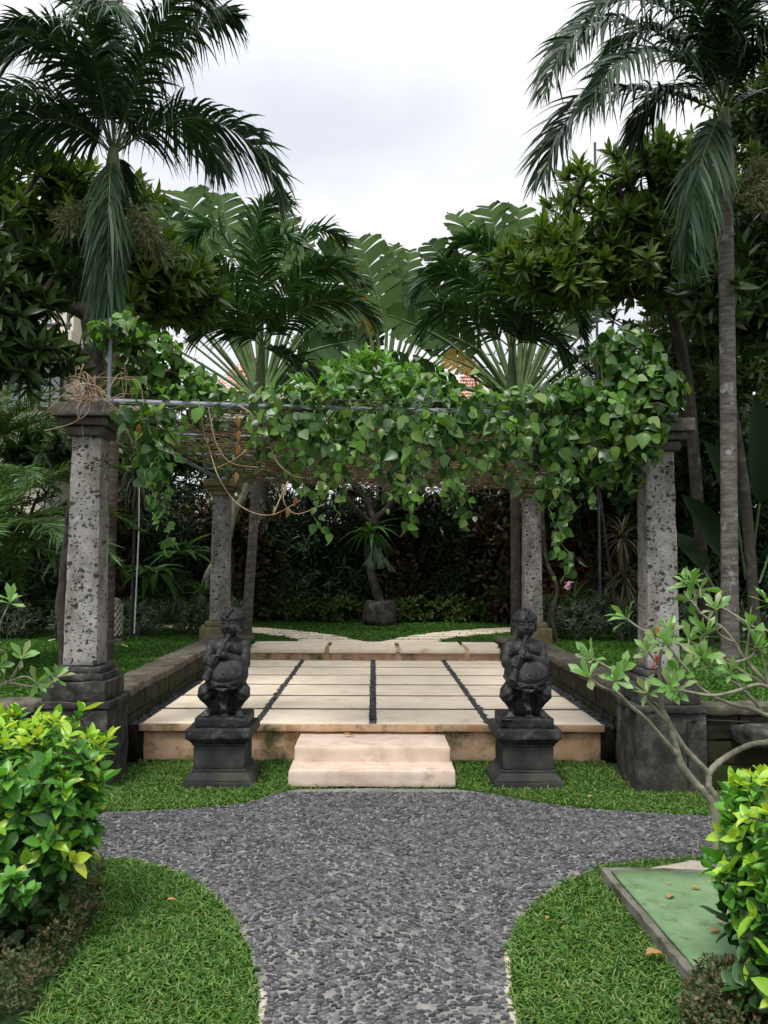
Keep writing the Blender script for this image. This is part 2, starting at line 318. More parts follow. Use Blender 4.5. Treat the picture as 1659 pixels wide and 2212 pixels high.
def lavastone(name):
    """pale grey volcanic stone pocked with angular dark clasts"""
    m, t = nodes_of(name); L = t.links.new; tc = N(t, 'ShaderNodeTexCoord')
    n0 = N(t, 'ShaderNodeTexNoise'); n0.inputs['Scale'].default_value = 16; n0.inputs['Detail'].default_value = 3; L(tc.outputs['Object'], n0.inputs['Vector'])
    s0 = N(t, 'ShaderNodeVectorMath', operation='SCALE'); s0.inputs['Scale'].default_value = .075; L(n0.outputs['Color'], s0.inputs[0])
    ad = N(t, 'ShaderNodeVectorMath', operation='ADD'); L(tc.outputs['Object'], ad.inputs[0]); L(s0.outputs[0], ad.inputs[1]); masks = []
    for sc, lo, hi, thr in ((21, .0, .55, .0), (48, .0, .6, .0)):
        mp = N(t, 'ShaderNodeMapping'); mp.inputs['Scale'].default_value = (sc, sc, sc*1.25); L(ad.outputs[0], mp.inputs[0])
        vo = N(t, 'ShaderNodeTexVoronoi'); vo.inputs['Scale'].default_value = 1; L(mp.outputs[0], vo.inputs['Vector'])
        sp = N(t, 'ShaderNodeSeparateColor'); L(vo.outputs['Color'], sp.inputs[0])
        mr = N(t, 'ShaderNodeMapRange'); mr.inputs[1].default_value = .35; mr.inputs[3].default_value = lo; mr.inputs[4].default_value = hi; L(sp.outputs[0], mr.inputs[0])
        sb = N(t, 'ShaderNodeMath', operation='SUBTRACT'); L(mr.outputs[0], sb.inputs[0]); L(vo.outputs['Distance'], sb.inputs[1])
        ml = N(t, 'ShaderNodeMath', operation='MULTIPLY'); ml.inputs[1].default_value = 8; ml.use_clamp = True; L(sb.outputs[0], ml.inputs[0]); masks.append(ml)
    mxm = N(t, 'ShaderNodeMath', operation='MAXIMUM'); L(masks[0].outputs[0], mxm.inputs[0]); L(masks[1].outputs[0], mxm.inputs[1])
    nb = N(t, 'ShaderNodeTexNoise'); nb.inputs['Scale'].default_value = 5; nb.inputs['Detail'].default_value = 9; nb.inputs['Roughness'].default_value = .7; L(tc.outputs['Object'], nb.inputs['Vector'])
    rb = ramp(t, [(.3, (.13, .124, .115)), (.45, (.24, .233, .222)), (.6, (.34, .33, .312)), (.74, (.3, .25, .19))]); L(nb.outputs[0], rb.inputs[0])
    mx = N(t, 'ShaderNodeMix', data_type='RGBA'); L(mxm.outputs[0], mx.inputs[0]); L(rb.outputs[0], mx.inputs[6]); mx.inputs[7].default_value = (.055, .05, .045, 1)
    mw = N(t, 'ShaderNodeMapping'); mw.inputs['Scale'].default_value = (5, 5, .9); L(tc.outputs['Object'], mw.inputs[0]); nw = N(t, 'ShaderNodeTexNoise'); nw.inputs['Scale'].default_value = 1.6; nw.inputs['Detail'].default_value = 6; L(mw.outputs[0], nw.inputs['Vector'])
    rw = ramp(t, [(.45, (1, 1, 1)), (.66, (.6, .57, .52))]); L(nw.outputs[0], rw.inputs[0]); mw2 = N(t, 'ShaderNodeVectorMath', operation='MULTIPLY'); L(mx.outputs[2], mw2.inputs[0]); L(rw.outputs[0], mw2.inputs[1]); mx = mw2
    b = N(t, 'ShaderNodeBsdfPrincipled'); b.inputs['Roughness'].default_value = .9; b.inputs['Specular IOR Level'].default_value = .2; L(mx.outputs[0], b.inputs['Base Color'])
    hh = N(t, 'ShaderNodeMath', operation='SUBTRACT'); L(nb.outputs[0], hh.inputs[0]); L(mxm.outputs[0], hh.inputs[1])
    bp = N(t, 'ShaderNodeBump'); bp.inputs['Strength'].default_value = .6; bp.inputs['Distance'].default_value = .012; L(hh.outputs[0], bp.inputs['Height']); L(bp.outputs[0], b.inputs['Normal'])
    o = N(t, 'ShaderNodeOutputMaterial'); L(b.outputs[0], o.inputs[0]); return m

M = {}
M['lava'] = lavastone('lava_stone')
M['dkstone'] = surf('dark_weathered_stone', [(.3, (.012, .0115, .011)), (.47, (.032, .03, .028)), (.6, (.07, .066, .062)), (.74, (.19, .185, .17))], 9, 10, .92, .9, 34, stain=((.05, .06, .02), .55, .7))
M['wallstone'] = surf('mossy_wall_stone', [(.3, (.014, .012, .009)), (.55, (.036, .031, .022)), (.75, (.09, .078, .055))], 8, 8, .93, .8, 26, stain=((.026, .036, .008), .46, .6), sscale=3, island=.25)
M['capital'] = surf('brown_grey_capital_stone', [(.3, (.03, .027, .022)), (.5, (.075, .068, .055)), (.68, (.14, .13, .11)), (.8, (.22, .21, .19))], 8, 9, .92, .7, 34, stain=((.05, .05, .02), .5, .68), sscale=3)
M['capstone'] = surf('wall_coping_stone', [(.3, (.035, .03, .023)), (.5, (.09, .078, .06)), (.66, (.17, .15, .12)), (.78, (.36, .34, .3))], 9, 9, .9, .6, 40, stain=((.06, .055, .03), .52, .68), sscale=2.2, island=.2)
M['plinthstone'] = surf('mossy_pillar_base_stone', [(.3, (.08, .07, .045)), (.5, (.16, .14, .09)), (.7, (.26, .22, .15))], 5, 8, .9, .5, 30, stain=((.09, .085, .02), .45, .62), sscale=3)
M['basalt'] = surf('black_statue_stone', [(.32, (.005, .0052, .0055)), (.5, (.0115, .012, .013)), (.6, (.032, .033, .035)), (.72, (.085, .088, .092))], 11, 10, .6, .7, 90, spec=.4, dist=.005, stain=((.13, .132, .13), .6, .74), sscale=8)
M['pedstone'] = surf('grey_pedestal_stone', [(.3, (.014, .0145, .014)), (.5, (.03, .031, .03)), (.7, (.06, .061, .057)), (.84, (.12, .12, .11))], 5, 9, .88, .35, 60, dist=.004, map=(1, 1, .6), stain=((.05, .055, .03), .55, .75))
M['slab'] = surf('cream_sandstone_slab', [(.3, (.68, .56, .43)), (.5, (.77, .66, .52)), (.7, (.82, .72, .59))], 3.5, 9, .75, .15, 90, dist=.003, stain=((.42, .31, .2), .58, .8), sscale=2.3, island=.05)
M['riser'] = surf('stained_sandstone_riser', [(.28, (.36, .19, .09)), (.42, (.56, .36, .22)), (.55, (.62, .43, .29)), (.66, (.55, .27, .13)), (.78, (.6, .42, .28))], 4, 8, .85, .3, 60, stain=((.12, .12, .045), .5, .64), sscale=3.2, map=(1, 1, .55), dist=.004)
M['step'] = surf('pale_step_stone', [(.3, (.46, .35, .26)), (.5, (.6, .48, .39)), (.7, (.67, .56, .46))], 5, 9, .8, .25, 70, dist=.003, stain=((.36, .26, .19), .56, .75), sscale=4)
M['pebble'] = surf('dark_river_pebble', [(.3, (.04, .041, .044)), (.55, (.075, .077, .082)), (.8, (.13, .128, .124))], 9, 3, .5, .1, 60, spec=.45, island=.75, dist=.002)
M['gpebble'] = surf('grey_loose_pebble', [(.3, (.03, .033, .035)), (.55, (.06, .064, .066)), (.8, (.12, .12, .118))], 9, 3, .6, .1, 60, island=.5, dist=.002)
M['mortar'] = surf('pale_path_mortar', [(.3, (.11, .104, .094)), (.5, (.19, .18, .163)), (.7, (.28, .265, .24))], 14, 8, .92, .5, 120, stain=((.09, .088, .085), .5, .7), sscale=1.6, dist=.003)
M['soil'] = surf('dark_soil', [(.3, (.008, .007, .005)), (.6, (.02, .016, .011)), (.8, (.045, .034, .022))], 14, 8, .95, .8, 50, dist=.02)
M['turf'] = surf('turf_under_grass', [(.3, (.012, .03, .006)), (.6, (.025, .06, .012)), (.8, (.04, .08, .015))], 22, 8, .95, .8, 60, dist=.02)
M['pipe'] = surf('galvanised_pipe', [(.3, (.11, .125, .155)), (.6, (.17, .19, .23)), (.8, (.24, .26, .3))], 12, 6, .5, .15, 60, spec=.5, dist=.002)
M['bark'] = surf('grey_palm_bark', [(.3, (.04, .036, .03)), (.5, (.1, .092, .08)), (.7, (.19, .18, .16))], 6, 8, .9, .5, 22, map=(1, 1, 5), stain=((.3, .3, .28), .56, .66), sscale=5)
M['dkbark'] = surf('dark_tree_bark', [(.3, (.018, .015, .012)), (.55, (.05, .042, .033)), (.75, (.12, .11, .09))], 7, 8, .92, .6, 26, stain=((.13, .13, .115), .58, .68), sscale=6)
M['ringbark'] = surf('brown_ringed_palm_bark', [(.3, (.03, .024, .018)), (.55, (.08, .065, .05)), (.75, (.16, .14, .12))], 4, 8, .9, .7, 12, map=(1, 1, 7))
M['frangbark'] = surf('pale_frangipani_bark', [(.3, (.1, .095, .07)), (.5, (.2, .19, .14)), (.7, (.33, .31, .24))], 14, 6, .75, .3, 60, dist=.003, map=(1, 1, 1))
M['shaft'] = surf('green_crownshaft', [(.3, (.07, .1, .045)), (.55, (.13, .17, .08)), (.75, (.2, .22, .12))], 5, 6, .6, .15, 20, map=(4, 4, .5))
M['petiole'] = surf('green_stalk', [(.3, (.06, .11, .035)), (.6, (.11, .17, .06)), (.8, (.17, .22, .09))], 5, 4, .5, .1, 20)
M['rachis'] = surf('frond_midrib', [(.3, (.05, .08, .02)), (.7, (.12, .16, .05))], 5, 3, .55, 0)
M['twig'] = surf('dry_vine_twig', [(.3, (.05, .032, .02)), (.55, (.12, .08, .05)), (.8, (.2, .15, .1))], 12, 4, .85, .2, 40, island=.4)
M['tan'] = surf('bare_tan_tendril', [(.3, (.2, .12, .07)), (.6, (.35, .25, .16)), (.8, (.5, .4, .28))], 12, 4, .8, .1, 40, island=.25)
M['greenstem'] = surf('green_vine_stem', [(.3, (.05, .1, .02)), (.7, (.12, .2, .05))], 8, 3, .6, 0)
M['palmleaf'] = leafmat('palm_leaflet', [(.01, .028, .012), (.015, .04, .016), (.024, .055, .02), (.036, .075, .028)], .42, .12, .35)
M['palmleaf2'] = leafmat('hanging_palm_leaflet', [(.016, .042, .016), (.026, .06, .024), (.04, .085, .034)], .5, .12, .25)
M['midpalm'] = leafmat('young_palm_leaflet', [(.015, .045, .012), (.024, .065, .016), (.04, .1, .026)], .4, .2, .4)
M['datepalm'] = leafmat('feathery_palm_leaflet', [(.03, .075, .02), (.05, .11, .028), (.09, .15, .035)], .45, .2)
M['drypalm'] = leafmat('dead_palm_leaflet', [(.16, .07, .03), (.28, .13, .06)], .8, .2)
M['fanleaf'] = leafmat('fan_palm_blade', [(.04, .082, .02), (.055, .108, .026), (.075, .135, .034)], .5, .16, .2)
M['fanleaf2'] = leafmat('dark_fan_blade', [(.02, .045, .016), (.032, .062, .022), (.045, .085, .03)], .6, .2, .12)
M['fanyel'] = leafmat('yellowing_fan_blade', [(.2, .14, .02), (.28, .17, .03), (.12, .12, .02)], .5, .25)
M['vine'] = leafmat('vine_heart_leaf', [(.014, .045, .01), (.028, .075, .015), (.045, .11, .02), (.07, .15, .026), (.13, .2, .035)], .36, .2, .4)
M['vinenew'] = leafmat('young_vine_leaf', [(.09, .22, .03), (.13, .28, .045)], .38, .35)
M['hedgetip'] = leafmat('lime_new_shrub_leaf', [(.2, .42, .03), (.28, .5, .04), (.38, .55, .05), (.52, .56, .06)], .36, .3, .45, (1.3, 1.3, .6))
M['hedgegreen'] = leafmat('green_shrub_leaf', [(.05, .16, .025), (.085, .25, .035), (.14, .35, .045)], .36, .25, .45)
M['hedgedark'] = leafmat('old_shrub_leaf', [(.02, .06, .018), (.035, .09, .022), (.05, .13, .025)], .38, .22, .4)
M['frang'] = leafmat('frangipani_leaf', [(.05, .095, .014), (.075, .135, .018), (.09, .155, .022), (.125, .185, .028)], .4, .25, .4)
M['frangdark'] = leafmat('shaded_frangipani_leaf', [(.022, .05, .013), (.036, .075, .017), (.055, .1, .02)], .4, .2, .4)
M['frangnew'] = leafmat('bright_frangipani_leaf', [(.08, .2, .04), (.12, .27, .055), (.18, .34, .08)], .36, .3, .45)
M['adenleaf'] = leafmat('desert_rose_leaf', [(.09, .2, .05), (.15, .3, .08), (.2, .36, .11), (.22, .24, .12)], .36, .28, .45)
M['jungle'] = leafmat('dense_tree_leaf', [(.01, .026, .008), (.017, .042, .012), (.026, .062, .016)], .5, .1, .3)
M['jungle2'] = leafmat('mid_green_tree_leaf', [(.035, .065, .013), (.055, .095, .018), (.08, .125, .025)], .45, .2, .3)
M['croton'] = leafmat('croton_leaf', [(.02, .035, .01), (.04, .05, .012), (.045, .02, .012), (.07, .035, .015), (.03, .05, .012)], .38, .18, .4)
M['crotonred'] = leafmat('orange_croton_leaf', [(.12, .045, .015), (.2, .08, .025), (.05, .03, .012), (.03, .04, .012)], .4, .25)
M['varieg'] = leafmat('pale_edged_shrub_leaf', [(.03, .06, .03), (.06, .1, .05), (.16, .2, .12), (.04, .08, .03)], .42, .2)
M['fern'] = leafmat('fern_frond_leaf', [(.03, .08, .02), (.05, .13, .03), (.07, .17, .04)], .45, .3)
M['staghorn'] = leafmat('staghorn_frond', [(.1, .16, .1), (.13, .2, .13)], .6, .2)
M['banana'] = leafmat('broad_dark_leaf', [(.008, .024, .006), (.014, .036, .008)], .6, .1, .1)
M['dracaena'] = leafmat('spiky_dracaena_leaf', [(.04, .06, .025), (.08, .08, .04), (.1, .06, .04)], .5, .2)
M['dryleaf'] = leafmat('dead_leaf', [(.3, .13, .05), (.42, .22, .09), (.5, .33, .14)], .75, .2)
M['grass'] = leafmat('lawn_blade', [(.03, .085, .014), (.047, .13, .02), (.07, .172, .026), (.1, .205, .034), (.135, .23, .045), (.23, .26, .1)], .5, .25, .3)
M['grassfar'] = leafmat('shaded_lawn_blade', [(.028, .088, .012), (.045, .122, .016), (.066, .16, .02), (.09, .18, .028)], .5, .2, .25)
M['cover'] = leafmat('ground_cover_leaf', [(.03, .06, .02), (.05, .09, .03), (.1, .1, .04), (.12, .07, .04)], .5, .2)
M['bloom'] = surf('cream_petal', [(.3, (.7, .62, .35)), (.7, (.85, .8, .65))], 8, 2, .6, 0)
M['pinkbloom'] = surf('pink_petal', [(.3, (.45, .2, .32)), (.7, (.6, .42, .5))], 20, 2, .6, 0)
M['redbloom'] = surf('red_seed_pod', [(.3, (.35, .05, .04)), (.7, (.5, .1, .07))], 20, 2, .5, 0)
M['seedstalk'] = surf('olive_flower_stalk', [(.3, (.13, .15, .06)), (.7, (.24, .26, .12))], 20, 2, .7, 0)
M['steelgreen'] = surf('green_painted_steel', [(.3, (.1, .175, .085)), (.5, (.135, .225, .11)), (.7, (.17, .265, .14))], 7, 10, .65, .2, 80, spec=.3, dist=.002, stain=((.05, .07, .03), .54, .76), sscale=9)
M['concrete'] = surf('mossy_concrete', [(.3, (.07, .065, .055)), (.5, (.17, .16, .14)), (.66, (.3, .29, .26)), (.8, (.45, .44, .4))], 8, 9, .92, .5, 60, stain=((.06, .065, .035), .48, .62), sscale=4, dist=.005)
M['palestone'] = surf('pale_concrete_slab', [(.3, (.38, .33, .26)), (.7, (.5, .44, .36))], 8, 8, .85, .2, 60)
M['housewall'] = surf('cream_house_render', [(.3, (.6, .54, .43)), (.7, (.72, .66, .55))], 2, 6, .85, .1, 40, stain=((.4, .37, .3), .6, .8))
M['houseglass'] = surf('curtained_window_glass', [(.3, (.5, .56, .6)), (.7, (.66, .7, .72))], 3, 2, .12, 0, map=(9, 9, .2), spec=.6)
M['darkmetal'] = surf('dark_grey_railing', [(.3, (.06, .065, .075)), (.7, (.1, .105, .12))], 8, 2, .5, 0)
M['frame'] = surf('brown_window_frame', [(.3, (.06, .035, .025)), (.7, (.09, .05, .035))], 8, 2, .6, 0)
M['tile'] = surf('orange_roof_tile', [(.3, (.3, .09, .035)), (.5, (.45, .16, .07)), (.7, (.55, .24, .12))], 8, 8, .85, .5, 12, island=.3)
M['white'] = surf('white_painted_pole', [(.3, (.5, .52, .54)), (.7, (.68, .7, .7))], 8, 2, .5, 0)
M['black'] = surf('black_cable_rubber', [(.3, (.012, .012, .013)), (.7, (.02, .02, .02))], 8, 2, .5, 0)

# ------------------------------------------------------------------ the ground, path and lawns
LAWN = 0.45
mk('ground', [(A([-400, -60, -.02], [400, -60, -.02], [400, 900, -.02], [-400, 900, -.02]).reshape(4, 3), [[0, 1, 2, 3]])], M['soil'], kind='structure', smooth=False)
def poly_px(pts, z): return np.array([gnd(x, y, z)[:2] for x, y in pts])
PATH = np.vstack([
    [[0.53, 0.3], [0.5, 1.6]][::1],
    poly_px([(1112, 2212), (1101, 2120), (1096, 2050), (1118, 1995), (1165, 1945), (1225, 1905), (1300, 1876), (1400, 1862), (1520, 1852)], 0),
    [[3.2, 4.4], [6.0, 4.2], [6.0, 5.1], [3.2, 5.28]],
    poly_px([(1510, 1763), (1400, 1757), (1250, 1747), (1130, 1730), (1040, 1713), (985, 1706), (808, 1704), (640, 1706), (590, 1717), (530, 1737), (420, 1748), (250, 1755)], 0),
    [[-2.6, 5.35], [-6, 5.3], [-6, 4.5], [-2.6, 4.55]],
    poly_px([(170, 1857), (290, 1862), (380, 1885), (450, 1925), (505, 1985), (540, 2060), (556, 2130), (561, 2212)], 0),
    [[-.42, 1.6], [-.43, .3]]])
def inside(P, poly):
    x, y = P[:, 0], P[:, 1]; c = np.zeros(len(P), bool); n = len(poly); j = n-1
    for i in range(n):
        xi, yi = poly[i]; xj, yj = poly[j]
        m = ((yi > y) != (yj > y)) & (x < (xj-xi)*(y-yi)/((yj-yi) + 1e-12)+xi); c ^= m; j = i
    return c
def dist_poly(P, poly):
    d = np.full(len(P), 1e9)
    for i in range(len(poly)):
        a, b = poly[i], poly[(i+1) % len(poly)]; ab = b-a; t = np.clip(((P-a)@ab)/(ab@ab+1e-12), 0, 1); d = np.minimum(d, np.linalg.norm(P-a-t[:, None]*ab, axis=1))
    return d
def sheet(poly, z):
    from mathutils.geometry import tessellate_polygon
    tri = tessellate_polygon([[Vector((p[0], p[1], 0)) for p in poly]])
    V = np.column_stack([poly, np.full(len(poly), z)]); F = np.array(tri)
    a, b, c = V[F[:, 0]], V[F[:, 1]], V[F[:, 2]]; fl = np.cross(b-a, c-a)[:, 2] < 0; F[fl] = F[fl][:, ::-1]; return V, F
# path: mortar bed with pebbles set on edge, one surface
sx_, sy_ = .034, .0185
gx, gy = np.meshgrid(np.arange(-3.9, 4.3, sx_), np.arange(1.9, 5.95, sy_)); gx = gx + (np.arange(gx.shape[0]) % 2)[:, None]*sx_/2
G = np.stack([gx.ravel(), gy.ravel()], 1); G = G + R.normal(0, 1, G.shape)*A(.007, .0035)
G = G[inside(G, PATH) & (dist_poly(G, PATH) > .012) & (np.abs(G[:, 0]) < .5*G[:, 1]+1.2)]
P3 = np.column_stack([G, np.zeros(len(G))]); ang = fnoise(P3, 1.3, 3)*.45 + R.normal(0, .16, len(G)); keep = (R.random(len(G)) < .93) & (fnoise(P3, 2.3, 21) < 1.05); P3, ang = P3[keep], ang[keep]
nr = 8; th = np.arange(nr)/nr*2*math.pi; T = [[0, 0, .62]]
for rr_, zz in ((.6, .5), (.93, .12), (1.0, -.5)): T += [[rr_*math.cos(a), rr_*math.sin(a), zz] for a in th]
T = np.array(T); Fq = [[1+r*nr+j, 1+(r+1)*nr+j, 1+(r+1)*nr+(j+1) % nr, 1+r*nr+(j+1) % nr] for r in range(2) for j in range(nr)]; Ft = [[0, 1+j, 1+(j+1) % nr] for j in range(nr)]
def pebbles(P, ang, s3, tiltd=.15):
    n = len(P); Yd = np.column_stack([-np.sin(ang), np.cos(ang), R.normal(0, tiltd, n)]); Zd = np.column_stack([R.normal(0, tiltd, (n, 2)), np.ones(n)])
    V, F = inst((T, np.array(Fq)), P, Yd, Zd, s3); _, F3 = inst((T, np.array(Ft)), P, Yd, Zd, s3)
    V = V + np.stack([vnoise(V, 60, 31+k) for k in range(3)], 1)*.0012
    return V, F, F3
big = 1 + .45*(R.random(len(P3)) < .16) ; s3 = np.column_stack([R.uniform(.011, .018, len(P3))*big, R.uniform(.006, .0097, len(P3))*big, R.uniform(.011, .019, len(P3))])
Vp, Fp, Fp3 = pebbles(P3 + A(0, 0, .005), ang, s3)
pv, pf = sheet(PATH, .004)
me_parts = [(pv, pf, 0), (Vp, Fp, 1)]
nV = len(Vp); me_parts.append((Vp, Fp3, 1))
mk('path', me_parts, [M['mortar'], M['pebble']], kind='structure')
# thin pale kerb line at the mouth of the path, left and right
for s, pts in ((1, [(1112, 2212), (1101, 2120), (1096, 2055)]), (-1, [(561, 2212), (556, 2130)])):
    q = poly_px(pts, 0); q = np.vstack([[q[0][0]+s*.01, 1.2], q]); C = np.column_stack([q, np.full(len(q), .008)])
    v = []
    for p in spline(C, 14): v += [p + A(-.012, 0, 0), p + A(.012, 0, .0), p + A(.012, 0, -.04), p + A(-.012, 0, -.04)]
    v = np.array(v); v += np.stack([vnoise(v, 30, k) for k in range(3)], 1)*.004
    f = [[4*i+a, 4*i+(a+1) % 4, 4*i+4+(a+1) % 4, 4*i+4+a] for i in range(13) for a in range(4)]
    mk('kerb', [(v, f)], M['palestone'], kind='structure')

# raised lawns either side and behind the paving
PX0, PX1, PY0, PY1, PZ = -1.90, 1.90, 6.86, 11.42, 0.31
lawnL = np.array([[-30, 6.25], [-2.2, 6.25], [-2.2, 12.45], [-30, 12.45]]); lawnR = np.array([[2.2, 6.25], [30, 6.25], [30, 12.45], [2.2, 12.45]])
def lawn_z(y): return np.interp(y, [6, 8.5, 12.3], [.565, .56, LAWN])
lawnB = np.array([[-30, 12.45], [30, 12.45], [30, 60], [-30, 60]])
mk('lawn', [(*sheet(lawnB, LAWN-.012),)], M['turf'], kind='structure')
for pl in (lawnL, lawnR):
    ys_ = np.linspace(6.25, 12.45, 9); V = np.array([[x, y, lawn_z(y)-.012] for y in ys_ for x in (pl[:, 0].min(), pl[:, 0].max())]); mk('lawn', [(V, [[2*i, 2*i+1, 2*i+3, 2*i+2] for i in range(8)])], M['turf'], kind='structure')
lowL = np.array([[-6, .5], [6, .5], [6, 6.9], [-6, 6.9]])
mk('lawn', [(*sheet(lowL, -.012),)], M['turf'], kind='structure')

def blades(P, z, ln, wd, mat, name, lab=None, up=.9, tilt=.8):
    n = len(P); az = R.uniform(0, 6.28, n); el = R.normal(up, .35, n); D = np.column_stack([np.cos(az)*np.cos(el), np.sin(az)*np.cos(el), np.sin(np.abs(el))])
    Zd = np.column_stack([-np.cos(az), -np.sin(az), np.full(n, .6)]) + R.normal(0, .35, (n, 3)); L_ = R.uniform(*ln, n); W_ = R.uniform(*wd, n)
    tm = leaf_t(3, 'blade', .12, .55, 1.0); V, F = inst(tm, np.column_stack([P, np.full(n, z) if np.ndim(z) == 0 else z]), D, Zd, np.column_stack([W_, L_, L_]))
    return mk(name, [(V, F)], mat, kind='stuff', label=lab)
def pts_in(x0, x1, y0, y1, dens):
    n = int((x1-x0)*(y1-y0)*dens); return np.column_stack([R.uniform(x0, x1, n), R.uniform(y0, y1, n)])
def infr(P, m=1.1): return np.abs(P[:, 0] - .012*P[:, 1]) < .468*P[:, 1] + m
COVER = np.array([gnd(x, y, 0)[:2] for x, y in [(-300, 1800), (150, 1895), (225, 1920), (215, 1990), (170, 2060), (110, 2130), (50, 2230), (-300, 2400)]])
COVR = np.array([gnd(x, y, 0)[:2] for x, y in [(1480, 2150), (1560, 2110), (1800, 2080), (1800, 2400), (1470, 2300)]])
g1 = pts_in(-3.2, 3.4, 2.0, 4.6, 12500); g1 = g1[infr(g1) & ~inside(g1, PATH) & ~inside(g1, COVER) & ~inside(g1, COVR)]
CQ = np.array([gnd(x, y, 0)[:2] for x, y in [(1300, 1890), (1500, 2135), (1740, 2140), (1565, 1880)]]); g1 = g1[~inside(g1, CQ)]
g2 = pts_in(-4.6, 4.8, 4.4, 6.85, 8500); g2 = g2[infr(g2) & ~inside(g2, PATH) & ((np.abs(g2[:, 0]) < 1.88) | (g2[:, 1] < 6.0))]
g2 = g2[~((np.abs(g2[:, 0]) < .6) & (g2[:, 1] > 6.06))]
for q in (-1.1, 1.12): g2 = g2[~((np.abs(g2[:, 0]-q) < .25) & (np.abs(g2[:, 1]-6.28) < .25))]
blades(g1, 0, (.02, .05), (.0045, .009), M['grass'], 'grass', 'broad bladed carpet grass beside the pebble path')
blades(g2, 0, (.02, .05), (.005, .0095), M['grass'], 'grass', 'carpet grass strip round the statue pedestals')

# curved slab paths behind the paving
def quad(p): return p
PATHS = []
slabs = []
for s in (-1, 1):
    for k in range(9):
        ya = 12.44 + k*.47; yb = ya + .335; ym = (ya+yb)/2
        def edge(y, k=k):
            xi = np.interp(y, [12.3, 12.8, 13.3, 13.85, 14.4, 15.1, 16.5], [.0, .28, .45, .8, 1.2, 1.9, 4.2]); xo = np.interp(y, [12.3, 12.8, 13.3, 13.85, 14.4, 15.1, 16.5], [.98, 1.05, 1.35, 1.85, 2.5, 3.8, 7])
            return max(xi, .03), xo + (.12 if s < 0 else 0)
        (ia, oa), (ib, ob) = edge(ya), edge(yb); v, f = rbox(0, 1, 0, 1, LAWN-.03, LAWN+.014, .12, 0, 1, 0)
        xx, yy = v[:, 0].copy(), v[:, 1].copy(); v[:, 0] = s*((ia+(oa-ia)*xx)*(1-yy) + (ib+(ob-ib)*xx)*yy); v[:, 1] = ya + (yb-ya)*yy + (np.abs(v[:, 0]) - (ia+oa)/2)*.12; xl, xr = sorted((s*(ia+ib)/2, s*(oa+ob)/2))
        if s < 0: f = f[:, ::-1]
        slabs.append((v, f, 0)); PATHS.append((xl, xr, ya-.0, yb+.0))
mk('path', slabs, [M['slab']], kind='structure')
g3 = np.vstack([pts_in(-7.5, -2.26, 6.32, 12.45, 3200), pts_in(2.26, 7.5, 6.32, 12.45, 3200)]); g3 = g3[infr(g3)]
g4 = pts_in(-8.5, 8.5, 12.45, 17.0, 2200); g4 = g4[infr(g4)]
for a, b, c, d in PATHS: yy = g4[:, 1] - (np.abs(g4[:, 0]) - (abs(a)+abs(b))/2)*.12; g4 = g4[~((g4[:, 0] > a+.02) & (g4[:, 0] < b-.02) & (yy > c) & (yy < d))]
blades(g3, lawn_z(g3[:, 1]), (.035, .07), (.009, .015), M['grassfar'], 'grass', 'short clover-like lawn on the raised beds beside the pergola', up=.6)
blades(g4, LAWN, (.03, .055), (.011, .018), M['grassfar'], 'grass', 'low lawn behind the paved terrace', up=.5)

# ------------------------------------------------------------------ paved terrace and steps
ter = thing('paved_terrace', 'cream sandstone terrace with dark pebble joints under the pergola', 'terrace', (0, 6.86, 0))
mk('riser_wall', [(*rbox(PX0+.03, PX1-.03, PY0+.035, PY1, 0, PZ-.075, .06, .006, 3),), (*rbox(PX0+.02, PX1-.02, PY0+.02, PY1, PZ-.07, PZ-.03, .08, .002, 4),)], M['riser'], ter, sharp=40)
colX = [(-1.875, -.975), (-.925, -.03), (.03, .925), (.975, 1.875)]; pitch = .76
for r in range(6):
    for i, (a, b) in enumerate(colX):
        ya = PY0 + r*pitch; yb = ya + .655
        v, f = rbox(a, b, ya, yb, PZ-.05, PZ, .06, .0016, r*4+i, .006, 6); mk('paving_slab', [(v, f)], M['slab'], ter, sharp=40)
# front lip of the terrace between the risers
mk('joint_bed', [(*box(PX0+.04, PX1-.04, PY0+.04, PY1-.01, PZ-.045, PZ-.010, 0),)], M['soil'], ter, smooth=False)  # dark joint fill kept near flush, standing in for the gaps' shadow lines
mk('nosing', [(*rbox(PX0+.005, PX1-.005, PY0-.005, PY0+.03, PZ-.065, PZ-.006, .05, .002, 9, .004),)], M['riser'], ter, sharp=40)
st = thing('entrance_steps', 'two pale stone steps between the two flute-playing statues', 'steps', (0, 6.1, 0))
mk('step', [(*rbox(-.605, .6, 6.1, 6.44, 0, .115, .03, .004, 11, .008),)], M['step'], st, sharp=40)
mk('step', [(*rbox(-.59, .585, 6.37, 6.87, 0, .225, .03, .004, 12, .008),)], M['step'], st, sharp=40)
tp = thing('rear_step', 'long stone step across the back of the terrace', 'step', (0, 11.42, .31))
mk('riser_wall', [(*rbox(-1.72, 1.78, 11.46, 12.4, .2, LAWN-.04, .05, .006, 14),)], M['riser'], tp, sharp=40)
for i, (a, b) in enumerate([(-1.72, -.66), (-.60, .31), (.37, 1.25), (1.31, 1.80)]):
    mk('paving_slab', [(*rbox(a, b, 11.42, 12.42, LAWN-.055, LAWN+.012, .06, .002, 60+i, .006),)], M['slab'], tp, sharp=40)
